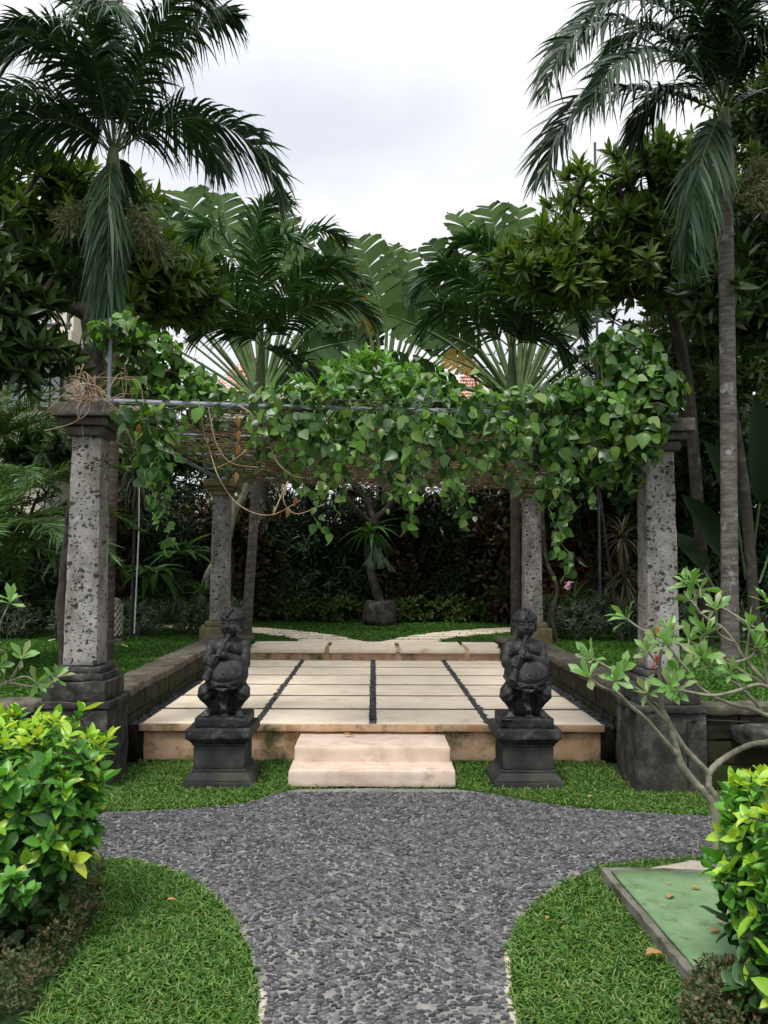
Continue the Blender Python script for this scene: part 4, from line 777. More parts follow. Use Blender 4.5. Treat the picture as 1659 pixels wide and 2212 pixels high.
frM = midfr((567, 748), [([(600, 660, -.2), (650, 600, -.4), (710, 575, -.6), (765, 600, -.8)], dict(twist=.5)), ([(555, 640, .0), (545, 540, -.1), (570, 450, -.3), (620, 430, -.5)], dict(twist=.4)),
  ([(530, 660, -.1), (490, 600, -.2), (440, 575, -.3), (400, 600, -.4)], dict(twist=-.5)), ([(520, 715, -.2), (470, 700, -.4), (425, 725, -.6)], dict(twist=-.5)),
  ([(610, 700, -.3), (680, 655, -.5), (750, 650, -.7), (810, 690, -.8)], dict(twist=.5)), ([(600, 765, -.2), (650, 790, -.4), (690, 830, -.5)], dict(twist=.3)),
  ([(575, 640, .4), (620, 550, .8), (690, 500, 1.1), (750, 520, 1.3)], dict(twist=.4)), ([(545, 640, .4), (500, 540, .8), (450, 490, 1.0), (410, 520, 1.2)], dict(twist=-.4)),
  ([(565, 640, -.5), (560, 560, -1.0), (600, 510, -1.5), (650, 530, -1.8)], dict(twist=.2)), ([(540, 690, -.6), (490, 640, -1.1), (450, 640, -1.5), (430, 690, -1.7)], dict(twist=-.2)), ([(590, 700, .5), (660, 620, .9), (730, 590, 1.2), (790, 620, 1.4)], dict(twist=.3))], YM)
palm('christmas_palm', 'smaller rear left palm rising just right of the rear left pillar', at(531, 1372, 13.1)*A(1, 1, 0)+A(0, 0, LAWN), at(566, 745, YM), frM, .75, .078, 'bark', .72, .042, 'midpalm', 'four palms round the pergola', n=84, droop=.42)
frN = midfr((1105, 752), [([(1060, 660, -.2), (1000, 600, -.4), (940, 590, -.6), (900, 640, -.7)], dict(twist=-.5)), ([(1050, 710, -.2), (990, 670, -.4), (940, 680, -.6), (915, 730, -.7)], dict(twist=-.5)),
  ([(1095, 640, 0), (1070, 560, -.1), (1020, 520, -.3), (970, 540, -.4)], dict(twist=-.4)), ([(1120, 640, 0), (1140, 550, -.1), (1190, 510, -.2), (1240, 540, -.4)], dict(twist=.4)),
  ([(1145, 680, -.2), (1190, 640, -.4), (1235, 660, -.6), (1255, 720, -.7)], dict(twist=.5)), ([(1150, 725, -.3), (1190, 730, -.5), (1215, 780, -.6)], dict(twist=.4)),
  ([(1105, 640, .5), (1120, 540, 1.0), (1160, 500, 1.3)], dict(twist=.2)), ([(1080, 680, .6), (1030, 590, 1.1), (970, 570, 1.5), (930, 600, 1.7)], dict(twist=-.3)), ([(1100, 660, -.5), (1090, 590, -1.0), (1050, 570, -1.4)], dict(twist=-.2)), ([(1125, 690, -.5), (1160, 620, -1.0), (1200, 620, -1.4)], dict(twist=.2))], YM)
palm('christmas_palm', 'smaller rear right palm rising just left of the rear right pillar', at(1115, 1372, 13.1)*A(1, 1, 0)+A(0, 0, LAWN), at(1105, 750, YM), frN, .8, .08, 'dkbark', .68, .042, 'midpalm', 'four palms round the pergola', n=84, droop=.42)

# ------------------------------------------------------------------ traveller's palms: flat fans of torn paddles
def paddle(b, d, Lb, wb, nf, tears=7):
    """torn blade along d from b; nf = facing"""
    d = nrm(d); side = nrm(np.cross(d, nf)); nf = np.cross(side, d); out = []; C = [b + d*Lb*t + A(0, 0, -.16)*Lb*t**2 - nf*0*t for t in np.linspace(0, 1, 20)]; C = np.array(C)
    for s in (-1, 1):
        e = np.sort(np.concatenate([[0, 1], np.linspace(.08, .94, tears) + R.normal(0, .025, tears)]))
        for k in range(len(e)-1):
            a, c = e[k] + .0005, e[k+1] - .0005
            if c-a < .02: continue
            tl = R.normal(.05, .13); m = 4; u = np.linspace(0, 1, 5); tt = np.linspace(a, c, m); 
            base = np.array([[np.interp(x, np.linspace(0, 1, 20), C[:, q]) for q in range(3)] for x in tt])
            wd = wb/2*np.interp(tt, [0, .12, .5, .85, 1], [.45, .85, 1, .8, .3]); sweep = .62 + R.normal(0, .07)
            lean = nf*(.20+tl*.6)
            rows = [base + (side*s*wd[:, None]*uu + d*(wd[:, None]*uu*sweep) + lean*wd[:, None]*uu**1.3 + A(0, 0, -.25)*wd[:, None]*uu**2) for uu in u]
            rows = [r_*(1-.19*uu) + r_.mean(0)*(.19*uu) for r_, uu in zip(rows, u)]; rows[-1] = rows[-1] + R.normal(0, .02, (m, 3)); V = np.stack(rows, 0).reshape(-1, 3)
            V = V + nf*(.02*np.sin(np.tile(np.linspace(0, 3*math.pi, m), 5)))[:, None]
            i = np.arange(4)[:, None]*m; j = np.arange(m-1)[None]; out.append((V, np.stack([i+j, i+j+1, i+j+m+1, i+j+m], -1).reshape(-1, 4), 0))
    out += [(v, f, 1) for v, f in tube(C, np.linspace(.035, .012, 20), 5)]
    return out
def fanpalm(label, bx, by, Y, specs, mats=('fanleaf',), extra=22, spread=(-58, 58), Lp=2.7, bw=.7, bl=1.9):
    b = at(bx, by, Y); t = thing('travellers_palm', label, 'palm', (b[0], b[1], LAWN), "traveller's palm fans behind the pergola")
    mk('trunk', P_(tube([A(b[0], b[1], LAWN), A(b[0], b[1], b[2]-.2), b], [.2, .17, .14], 10)), M['bark'], t)
    L_ = [(a1, a2, a3, a4, a5, a6, a7*.82) for a1, a2, a3, a4, a5, a6, a7 in specs]
    for k in range(extra):
        a = math.radians(np.interp(k, [0, extra-1], spread) + R.normal(0, 1.5)); h_ = Lp*R.uniform(.8, 1.05); e = b + A(math.sin(a)*h_, R.normal(.1, .1), math.cos(a)*h_); C = spline([b, (b+e)/2 + A(0, 0, .03), e], 12)
        mk('stalk', P_(tube(C, np.interp(np.linspace(0, 1, 12), [0, .3, 1], [.06, .036, .022]), 6)), M['petiole'], t)
    for k, (x1, y1, x2, y2, dy, mt, w_) in enumerate(L_):
        p1 = at(x1, y1, Y + dy*.6); p2 = at(x2, y2 - (24 if y2 < 560 else 0), Y + dy); pt = spline([b, b*.5 + p1*.5 + A(0, 0, .04), p1], 12)
        lf = mk('stalk', P_(tube(pt, np.interp(np.linspace(0, 1, 12), [0, .3, 1], [.085, .05, .035]), 6)), M['petiole'], t)
        mk('blade', paddle(p1, p2-p1, np.linalg.norm(p2-p1), w_, A(R.normal(0, .3), -1, R.normal(0.1, .15)), 8), [M[mt], M['petiole']], lf)
fanpalm('left traveller palm fan with pale stalks spread like a hand behind the rear left palm', 565, 870, 17.5, [
  (425, 590, 335, 418, -.2, 'fanleaf2', 1.0), (460, 560, 395, 408, .0, 'fanleaf', 1.5), (500, 560, 478, 418, .2, 'fanleaf', 1.3), (545, 600, 560, 440, .3, 'fanleaf', 1.1), (590, 610, 618, 460, .1, 'fanleaf', 1.1),
  (625, 640, 665, 500, .0, 'fanleaf', 1.1), (640, 690, 740, 520, -.2, 'fanleaf2', 1.3), (660, 720, 780, 620, -.3, 'fanleaf2', 1.2), (640, 770, 770, 715, -.3, 'fanleaf2', 1.1), (440, 720, 385, 560, .5, 'fanleaf2', 1.0), (500, 690, 480, 590, .8, 'fanleaf2', 1.0), (620, 800, 740, 790, .2, 'fanleaf2', .9), (470, 640, 430, 520, .5, 'fanleaf2', 1.1)])
fanpalm('centre traveller palm with one tall upright paddle against the sky', 830, 880, 19.5, [
  (835, 720, 775, 500, .1, 'fanleaf', 1.7), (850, 700, 850, 520, .3, 'fanleaf', .9), (870, 720, 885, 530, .2, 'fanleaf', 1.0), (800, 730, 715, 490, -.1, 'fanyel', .8), (780, 760, 690, 620, -.2, 'fanleaf2', 1.3), (895, 730, 930, 590, .1, 'fanleaf2', 1.0), (760, 790, 650, 700, 0, 'fanleaf2', 1.1), (810, 760, 760, 590, .5, 'fanleaf2', 1.2)])
fanpalm('right traveller palm fan with silvery green paddles leaning left', 1120, 880, 17.0, [
  (1085, 640, 985, 450, .1, 'fanleaf', 1.35), (1100, 620, 1055, 435, .2, 'fanleaf', 1.3), (1125, 620, 1120, 440, .3, 'fanleaf', 1.2), (1150, 630, 1180, 480, .3, 'fanleaf', 1.1), (1050, 690, 925, 510, -.1, 'fanleaf2', 1.1),
  (970, 740, 835, 655, -.4, 'fanleaf', .95), (1000, 720, 900, 570, -.2, 'fanleaf2', 1.2), (990, 835, 768, 745, -.5, 'fanleaf2', .95), (1040, 760, 930, 690, -.3, 'fanleaf2', 1.2), (1190, 700, 1250, 560, .1, 'fanleaf2', 1.1), (1180, 740, 1290, 640, .1, 'fanleaf2', 1.0), (1030, 800, 960, 760, -.3, 'fanyel', .7),
  (1210, 700, 1330, 590, .4, 'fanleaf2', 1.0), (1160, 680, 1230, 480, .5, 'fanleaf', 1.0)])

# ------------------------------------------------------------------ leafy trees
def tree(name, label, cat, base, trunk_pts, rmax, blobs, n, nl, ln, tms, leafm, bark='dkbark', ang=(25, 95), shell=.55, expo=.4, r_tip=.014, group=None, upb=.5, flowers=0, back=.08, lump=.25, step=.4, seed=0, inner=None):
    t = thing(name, label, cat, base, group); P, O = blob_points(blobs, n, shell, lump, seed)
    keep = P[:, 2] > LAWN+.15; P, O = P[keep], O[keep]
    (V, F), d = grow(spline(trunk_pts, 9), P, r_tip, step, expo, rmax); mk('trunk', [(V, F)], M[bark], t)
    D = nrm(nrm(d)*.6 + O*.5 + A(0, 0, upb)); lv = rosettes(P, D, nl, ln, ang, tms, back=back, jit=.35); mk('crown', lv, M[leafm], t)
    if flowers:
        q = R.choice(len(P), flowers, replace=False); fl = rosettes(P[q] + D[q]*.06, D[q], 5, (.05, .07), (60, 75), OV, jit=.1); mk('blossoms', fl, M['bloom'], t)
    return t
def B(x, y, Y, rx, ry, rz): p = at(x, y, Y); return (p[0], p[1], p[2], rx, ry, rz)
FRG = 'frangipani trees round the garden'
bl = at(190, 900, 10.6)
tree('frangipani_tree', 'large left frangipani tree crossing in front of the pale house', 'tree', (bl[0], bl[1], LAWN), [A(bl[0], bl[1], LAWN), at(200, 1000, 10.6), at(205, 800, 10.6), at(195, 680, 10.5)], .13,
  [B(70, 420, 10.6, .8, .9, .55), B(210, 470, 10.8, .75, .9, .55), B(330, 580, 10.6, .42, .7, .35), B(30, 540, 10.2, .5, .7, .4), B(400, 620, 10.8, .5, .7, .45), B(330, 650, 10.4, .45, .6, .3), B(120, 560, 10.9, .7, .7, .4), B(250, 600, 11, .7, .7, .4)], 520, 13, (.19, .33), FR, 'frang', flowers=14, seed=1, ang=(20, 85))
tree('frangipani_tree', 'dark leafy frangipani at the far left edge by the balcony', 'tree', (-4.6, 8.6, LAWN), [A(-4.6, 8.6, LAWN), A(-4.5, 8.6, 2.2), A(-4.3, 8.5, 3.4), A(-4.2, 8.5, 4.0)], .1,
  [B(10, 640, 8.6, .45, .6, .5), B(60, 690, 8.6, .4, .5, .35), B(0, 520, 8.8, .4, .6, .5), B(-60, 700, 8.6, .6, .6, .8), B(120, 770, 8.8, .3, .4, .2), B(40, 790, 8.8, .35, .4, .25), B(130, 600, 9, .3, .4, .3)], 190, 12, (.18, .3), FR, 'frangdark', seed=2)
br = at(1520, 900, 11.5)
tree('frangipani_tree', 'large right frangipani tree with cream flowers and leaning crown', 'tree', (br[0], br[1], LAWN), [A(br[0], br[1], LAWN), at(1500, 1000, 11.5), at(1480, 800, 11.5), at(1440, 620, 11.5)], .085,
  [B(1180, 560, 11.2, .6, .8, .42), B(1300, 470, 11.5, .8, .9, .6), B(1400, 380, 11.6, .7, .9, .5), B(1480, 440, 11.8, .6, .9, .7), B(1330, 600, 11.4, .8, .9, .3), B(1220, 620, 11.0, .6, .7, .25), B(1470, 600, 11.6, .6, .8, .4), B(1150, 590, 11.0, .4, .6, .25), B(1380, 540, 11.4, .9, .9, .5), B(1450, 520, 12, .8, .9, .6)], 640, 13, (.19, .32), FR, 'frang', flowers=22, seed=3, ang=(20, 85))
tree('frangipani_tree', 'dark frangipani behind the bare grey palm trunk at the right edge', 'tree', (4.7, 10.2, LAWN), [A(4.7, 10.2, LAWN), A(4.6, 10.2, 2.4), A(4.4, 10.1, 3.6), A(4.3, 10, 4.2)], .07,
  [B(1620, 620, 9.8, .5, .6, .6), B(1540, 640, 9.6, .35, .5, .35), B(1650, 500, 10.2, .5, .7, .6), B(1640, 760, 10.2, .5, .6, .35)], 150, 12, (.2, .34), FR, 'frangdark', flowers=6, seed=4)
tree('dense_tree', 'tall dark bushy tree at the upper right edge', 'tree', (7.2, 13.5, LAWN), [A(7.2, 13.5, LAWN), A(7.0, 13.5, 3), A(6.7, 13.5, 5.5), A(6.6, 13.5, 7)], .2,
  [B(1620, 330, 13.5, 1.0, 1.2, 1.1), B(1700, 200, 13.8, .9, 1.2, .9), B(1600, 560, 13.4, 1.0, 1.2, 1.2), B(1700, 600, 13.4, 1.2, 1.2, 2.0), B(1560, 760, 13.0, 1.1, 1.1, .9), B(1500, 700, 13.2, .8, 1, .9), B(1640, 250, 13.2, .7, 1, .8), B(1600, 450, 13.2, .7, 1, .8)], 1700, 10, (.15, .26), FR, 'jungle2', seed=5)
cp = at(822, 1345, 15.9)
cpb = A(cp[0], cp[1], LAWN)
tc_ = thing('frangipani_tree', 'small bright frangipani planted in the dark rock at the end of the garden', 'tree', cpb + A(0, 0, .45), FRG)
K = at
limbs = [[K(822, 1305, 15.9), K(805, 1250, 15.9), K(795, 1200, 15.9), K(803, 1160, 15.85), K(812, 1120, 15.8)], [K(812, 1120, 15.8), K(842, 1090, 15.8), K(868, 1040, 15.7), K(880, 980, 15.6)], [K(812, 1130, 15.8), K(790, 1080, 15.9), K(760, 1040, 15.9), K(720, 980, 15.9)], [K(806, 1135, 15.8), K(770, 1100, 15.5), K(735, 1060, 15.3)]]
lp = []
for k, l in enumerate(limbs): lp += tube(spline(l, 12), np.linspace(.095, .065, 12) if k == 0 else np.linspace(.06, .035, 12), 8)
P, O = blob_points([B(800, 830, 15.8, 1.0, 1, .5), B(860, 880, 15.8, 1.1, 1.0, .5), B(730, 850, 15.8, .8, .9, .4), B(930, 880, 15.8, .6, .8, .3), B(800, 790, 16, .5, .7, .3)], 230, .5)
(V, F), d = grow(np.vstack([spline([K(868, 1040, 15.7), K(880, 980, 15.6), K(860, 930, 15.7)], 5)]), P, .014, .4, .4, .08); lp.append((V, F)); mk('trunk', lp, M['dkbark'], tc_)
mk('crown', rosettes(P, nrm(O*.5 + d*.4 + A(0, 0, .6)), 12, (.2, .34), (20, 90), FR, back=.08), M['frangnew'], tc_)
v, f = lathe([(.0, 0), (.31, 0), (.325, .12), (.32, .3), (.30, .4), (.27, .46), (.2, .47), (.0, .44)], cpb, 36, .03, 5, 4)
t = thing('rock_planter', 'dark rough rock planter holding the small frangipani', 'planter', cpb); mk('rock', [(v, f)], M['dkstone'], t)
# ferns and staghorns clinging to it
def nest(label, c, n=22, L0=.55, mat='fern', cat='fern', el=(15, 70), w=.16, up=0):
    t = thing('nest_fern', label, cat, c); pr = []
    tm = [leaf_t(6, 'lance', .2, .55, w), leaf_t(6, 'lance', .15, .8, w)]
    D = np.array([[math.cos(a)*math.cos(e), math.sin(a)*math.cos(e), math.sin(e)] for a, e in zip(np.arange(n)*2.399, np.radians(R.uniform(*el, n)))]); c = np.repeat(np.array(c)[None], n, 0)
    pk = R.integers(0, 2, n)
    for q in (0, 1):
        m = pk == q; v, f = inst(tm[q], c[m], D[m], A(0, 0, 1) - D[m]*D[m][:, 2:3] + R.normal(0, .1, (m.sum(), 3)), L0*R.uniform(.75, 1.15, m.sum())); pr.append((v, f))
    mk('leaves', pr, M[mat], t); return t
nest('green nest fern growing in the fork of the small frangipani', K(800, 1150, 15.6), 20, .7, el=(-5, 60), w=.13)
sg = thing('staghorn_fern', 'pale drooping staghorn fern on the small frangipani trunk', 'fern', K(812, 1175, 15.65)); pr = []
for k in range(12):
    b = K(808+R.normal(0, 4), 1165+k*2, 15.66); e = b + A(R.normal(0, .18), -.12*R.random(), -.25-.35*R.random()); m_ = (b+e)/2 + A(R.normal(0, .05), -.08, .04); C = spline([b, m_, e], 7)
    for q in range(-1, 2):
        C2 = C.copy(); C2[3:] += (e-m_)*.25*0 + A(q*.05, 0, 0)*np.linspace(0, 1, 4)[:, None]; w_ = np.linspace(.018, .012, 7)[:, None]*A(1, 0, 0); V = np.stack([C2-w_, C2+w_], 1).reshape(-1, 3); i = np.arange(6)[:, None]*2; pr.append((V, np.concatenate([i, i+1, i+3, i+2], 1)))
mk('fronds', pr, M['staghorn'], sg)

# background masses: every tree its own
bgl = [(-12.5, 20, 3.2, 6.5, 'jungle2', 'broad green tree behind the pale house at far left'), (-3.6, 23, 2.4, 4.6, 'jungle', 'dark low tree beyond the left fan palm'), (-.2, 24.5, 2.2, 4.2, 'jungle', 'dark low tree straight behind the rock planter'),
  (3.4, 23.5, 2.4, 5.0, 'jungle2', 'mid green tree behind the right fan palm'), (8.0, 20, 2.6, 8.6, 'jungle', 'tall dark tree behind the right frangipani'), (11.5, 20, 3.2, 7.6, 'jungle2', 'spreading tree at far right behind the palm trunk'), (-7.8, 16.8, 1.3, 3.2, 'jungle', 'dark shrubby tree below the balcony'), (9.2, 15.5, 2.0, 5.2, 'jungle', 'dark shrubby tree behind the right garden wall'),
  (5.8, 16.0, 1.9, 7.2, 'jungle', 'dense dark tree between the right pillar and the grey palm'),
  (-6.2, 13.8, 1.0, 3.3, 'jungle', 'dark bushy tree between the lawn and the pale house'), (-8.6, 13.0, 1.3, 3.0, 'jungle2', 'green bushy tree at the far left edge below the balcony'), (4.2, 21.5, 2.0, 7.2, 'jungle2', 'upright green tree right of the right fan palm'), (4.9, 18.6, 1.6, 6.9, 'jungle2', 'bushy tree filling the gap below the right frangipani crown'), (-5.6, 19.5, 1.7, 5.6, 'jungle', 'dark tree between the house and the left fan palm')]
for k, (x, y, r_, h_, mt, lab) in enumerate(bgl):
    tree('dense_tree', lab, 'tree', (x, y, LAWN), [A(x, y, LAWN), A(x+.1, y, h_*.3), A(x-.1, y, h_*.55), A(x, y, h_*.75)], .16,
      [(x, y, h_*.68, r_, r_*.8, h_*.33), (x-r_*.6, y-.3, h_*.45, r_*.7, r_*.6, h_*.3), (x+r_*.6, y-.2, h_*.45, r_*.7, r_*.6, h_*.3), (x, y-.4, h_*.3, r_*.9, r_*.6, h_*.26)], int(330*r_), 8, (.16, .3), LN if k % 2 else LOW, mt, seed=20+k, group='trees closing the back of the garden', shell=.5, lump=.35, step=.7)
for k, (x, y, z, rx, ry, lab) in enumerate([(-2.9, 14.9, 3.75, 1.5, 1.3, 'low spreading frangipani added for shade behind the rear left pillar'), (3.0, 14.9, 3.7, 1.5, 1.3, 'low spreading frangipani added for shade behind the rear right pillar'), (-5.2, 14.4, 3.6, 1.2, 1.2, 'spreading frangipani added for shade left of the rear left pillar'), (5.3, 13.9, 3.8, 1.2, 1.2, 'spreading frangipani added for shade behind the front right pillar'), (-1.4, 17.6, 4.1, 1.9, 1.3, 'wide frangipani crown added for shade behind the left of the potted one'), (2.0, 17.6, 4.1, 1.9, 1.3, 'wide frangipani crown added for shade behind the right of the potted one')]):  # crowns added behind the pergola vine to keep daylight off the back hedge
    bx_ = x + (.9 if x < 0 else -.9)*0; by_ = y+1.6
    tree('frangipani_tree', lab, 'tree', (bx_, by_, LAWN), [A(bx_, by_, LAWN), A(bx_+.1, by_-.1, 1.6), A(bx_-.05, by_-.4, 2.6), A(x, by_-.9, 3.2)], .09, [(x, y, z, rx, ry, .42), (x+rx*.5, y+.3, z-.1, rx*.7, ry*.7, .35), (x-rx*.5, y+.2, z-.1, rx*.7, ry*.7, .35)], 330, 12, (.2, .34), FR, 'frangdark', group='low spreading trees added for shade round the potted frangipani', shell=.2, seed=60+k, step=.5)
# hedge shrubs at the back, each with its own kind
hx = [(-7.0, 15.2, 1.1, 1.9, 'jungle'), (-5.4, 15.8, 1.0, 2.3, 'croton'), (-4.2, 16.4, 1.0, 2.5, 'jungle'), (-3.0, 17.2, 1.0, 2.6, 'croton'), (-1.8, 17.8, 1.0, 2.7, 'jungle'), (-.6, 18.4, 1.0, 2.7, 'jungle'), (.7, 18.6, 1.0, 2.8, 'croton'), (1.9, 18.0, 1.0, 2.7, 'jungle'), (2.9, 17.2, 1.0, 2.7, 'croton'), (3.9, 16.4, 1.0, 2.7, 'crotonred'), (4.9, 15.6, 1.0, 2.6, 'croton'), (5.9, 14.8, 1.0, 2.4, 'jungle'), (7.2, 14.2, 1.1, 2.4, 'jungle'),
      (-2.4, 19.6, 1.3, 3.6, 'jungle'), (0, 20.4, 1.3, 3.6, 'jungle'), (2.4, 19.8, 1.3, 3.7, 'jungle'), (4.6, 18.6, 1.3, 3.9, 'jungle'), (-4.8, 18.4, 1.3, 3.6, 'jungle')]
kl = {'jungle': 'dark leafy hedge shrub', 'croton': 'dull red and green croton shrub', 'crotonred': 'orange-leaved croton shrub'}
where = ['at far left behind the raised lawn', 'behind the stone lantern', 'behind the rear left pillar', 'behind the rear left palm trunk', 'left of the rock planter', 'directly behind the rock planter', 'just right of the rock planter', 'between planter and rear right palm', 'behind the rear right palm trunk', 'behind the rear right pillar', 'right of the rear right pillar', 'behind the front right pillar', 'behind the bare grey palm trunk', 'tall, second row left of centre', 'tall, second row at the centre', 'tall, second row right of centre', 'tall, second row behind the orange croton', 'tall, second row behind the left hedge']
for k, (x, y, r_, h_, mt) in enumerate(hx):
    t = thing('hedge_shrub', kl[mt] + ' ' + where[k], 'shrub', (x, y, LAWN), 'shrubs along the back hedge'); P, O = blob_points([(x, y, LAWN+h_*.5, r_, r_*.75, h_*.52), (x, y-.2, LAWN+.5, r_, r_*.7, .6)], int(260*h_), .35, .3, k)
    P = P[P[:, 2] > LAWN]; O = nrm(P - A(x, y, LAWN+h_*.4)); b = A(x, y, LAWN); n_ = 14; tb = P[R.choice(len(P), n_)]; mk('stems', [frusta(np.repeat(b[None] , n_, 0) + R.normal(0, .15, (n_, 3))*A(1, 1, 0), tb, np.full(n_, .02), np.full(n_, .01), 4)], M['dkbark'], t)
    mk('foliage', rosettes(P, nrm(O + A(0, 0, .5)), 8, (.15, .3), (25, 100), LN if mt == 'jungle' else OB, back=.12), M[mt], t)
# low variegated shrubs edging the raised lawns
lowx = [(-4.6, 12.9, .55, .62, 'at far left of the raised lawn'), (-3.75, 13.4, .5, .6, 'behind the stone lantern'), (-3.0, 13.6, .5, .66, 'left of the rear left pillar'), (-2.45, 13.9, .45, .6, 'behind the rear left pillar'), (-5.6, 12.8, .55, .6, 'beyond the twisted vine stem'),
  (2.75, 13.2, .45, .66, 'right of the rear right pillar'), (3.3, 12.9, .5, .74, 'between the two right pillars'), (3.9, 12.9, .5, .7, 'left of the front right pillar'), (4.6, 12.7, .55, .66, 'behind the front right pillar'), (5.4, 12.6, .55, .6, 'behind the bare grey palm')]
for k, (x, y, r_, h_, wl) in enumerate(lowx):
    t = thing('low_shrub', 'low pale-edged shrub ' + wl, 'shrub', (x, y, LAWN), 'low variegated shrubs edging the lawns'); P, O = blob_points([(x, y, LAWN+h_*.5, r_, .35, h_*.5)], 190, .3, .25, k); P[:, 2] = np.maximum(P[:, 2], LAWN+.03)
    b = A(x, y, LAWN); tb = P[R.choice(len(P), 10)]; mk('stems', [frusta(np.repeat(b[None], 10, 0), tb, np.full(10, .008), np.full(10, .004), 4)], M['dkbark'], t)
    mk('foliage', rosettes(P, nrm(O + A(0, 0, .8)), 7, (.07, .13), (20, 80), LN, back=.03), M['varieg'], t)
for k, x in enumerate(np.linspace(-2.4, 2.4, 7)):
    if abs(x-cpb[0]) < .3: continue
    y = 16.7 + .1*abs(x); t = thing('low_shrub', 'dark low bedding plant ' + ['at the left end of the hedge foot', 'second from the left end of the hedge foot', 'just left of the rock planter', 'behind the rock planter', 'just right of the rock planter', 'second from the right end of the hedge foot', 'at the right end of the hedge foot'][k], 'shrub', (x, y, LAWN), 'dark bedding at the foot of the back hedge')
    P, O = blob_points([(x, y, LAWN+.25, .5, .35, .28)], 130, .3, .25, k); P[:, 2] = np.maximum(P[:, 2], LAWN+.03); mk('foliage', rosettes(P, nrm(O + A(0, 0, .8)), 6, (.08, .14), (20, 90), OV, back=.03), M['jungle2'], t)

# ------------------------------------------------------------------ other garden plants
def feather_palm(label, base, az0, n, L0, mat, trunk=None, el=(35, 75), azr=6.28, dead=0, LL=.26, bend=1.8, grp=None):
    base = np.array(base, float); t = thing('feather_palm', label, 'palm', (base[0], base[1], LAWN), grp)
    mk('trunk', P_(tube([A(base[0], base[1], LAWN), base], [.09, .08], 10)), M['ringbark'], t)
    for k in range(n):
        az = az0 + (k/n-.5)*azr + R.normal(0, .12); pts = arch(base, az, R.uniform(*el), L0*R.uniform(.85, 1.1), bend*R.uniform(.85, 1.2)); mk('frond', frond(pts, LL=LL, n=85, w=.02, droop=.25, vee=.25, a0=60, a1=30, rr=.01, start=.1, seg=3), [M[mat if k >= dead else 'drypalm'], M['rachis']], t)
feather_palm('feathery date palm arching in at the left edge beside the front left pillar', (-3.9, 8.3, 1.75), 0.0, 30, 1.7, 'datepalm', LL=.34, el=(5, 80), bend=1.5)
feather_palm('feathery palm in front of the pale house at upper left', (-5.7, 12.4, 3.4), -.3, 26, 2.0, 'datepalm', dead=2, LL=.3)
nest('bird nest fern perched by the left hedge', at(395, 1200, 13.6), 24, .62, w=.2)
nest('bird nest fern low beside the rear left pillar', at(440, 1290, 13.4), 18, .5, w=.1, el=(30, 85))
nest('wide dark fern under the left hedge', at(330, 1240, 13.9), 18, .7, w=.24, el=(0, 50))
nest('grassy clump behind the twisted stem on the right', at(1240, 1300, 13.6), 26, .6, w=.05, el=(10, 80))
nest('orange-tipped croton tuft above the rear right pillar base', at(1165, 1110, 13.8), 22, .45, 'crotonred', 'shrub', w=.26)
nest('golden croton tuft behind the small frangipani fork', at(765, 1075, 16.4), 18, .5, 'crotonred', 'shrub', w=.22)
def dracaena(label, pts, heads, mat='dracaena', n=60, L0=.55):
    t = thing('dracaena', label, 'plant', pts[0]); mk('stem', P_(tube(spline(pts, 14), .022, 7)), M['dkbark'], t); P = np.array(heads); D = np.repeat(A(0, 0, 1)[None], len(P), 0)
    mk('leaves', rosettes(P, D, n, (L0*.7, L0), (15, 165), SP, back=.12, jit=.25), M[mat], t)
b = at(1345, 1372, 12.4); b[2] = LAWN; dracaena('spiky narrow-leaved dracaena left of the front right pillar', [b, at(1320, 1250, 12.4), at(1300, 1100, 12.4), at(1285, 1000, 12.4)], [at(1285, 990, 12.4), at(1345, 1150, 12.2), at(1350, 1240, 12.3)])
b = at(283, 1372, 12.6); b[2] = LAWN; dracaena('spiky dracaena hanging dry leaves right of the front left pillar', [b, at(287, 1250, 12.6), at(291, 1100, 12.6), at(292, 1000, 12.6)], [at(290, 990, 12.6), at(296, 1020, 12.6)], L0=.7)
t = thing('broad_leaf_plant', 'big dark paddle-leaved plant right of the front right pillar', 'plant', (5.0, 11.0, LAWN)); pr = []
for x1, y1, x2, y2 in [(1620, 1250, 1659, 950), (1610, 1250, 1580, 1030), (1640, 1260, 1720, 1030), (1560, 1300, 1490, 1180), (1590, 1290, 1530, 1130)]:
    a_, b_ = at(x1, y1, 11.0+R.normal(0, .2)), at(x2, y2, 10.8+R.normal(0, .3)); m_ = a_*.45+b_*.55; pr += [(v, f, 1) for v, f in tube(spline([a_, a_*.6+b_*.4, m_], 8), .015, 6)]; v, f = inst(leaf_t(8, 'oval', .2, .25, .42), m_[None], (b_-m_)[None], A(.2, -1, .5)[None], A(1.3*np.linalg.norm(b_-m_)+.35)); pr.append((v, f, 0))
mk('leaves', pr, [M['banana'], M['petiole']], t)

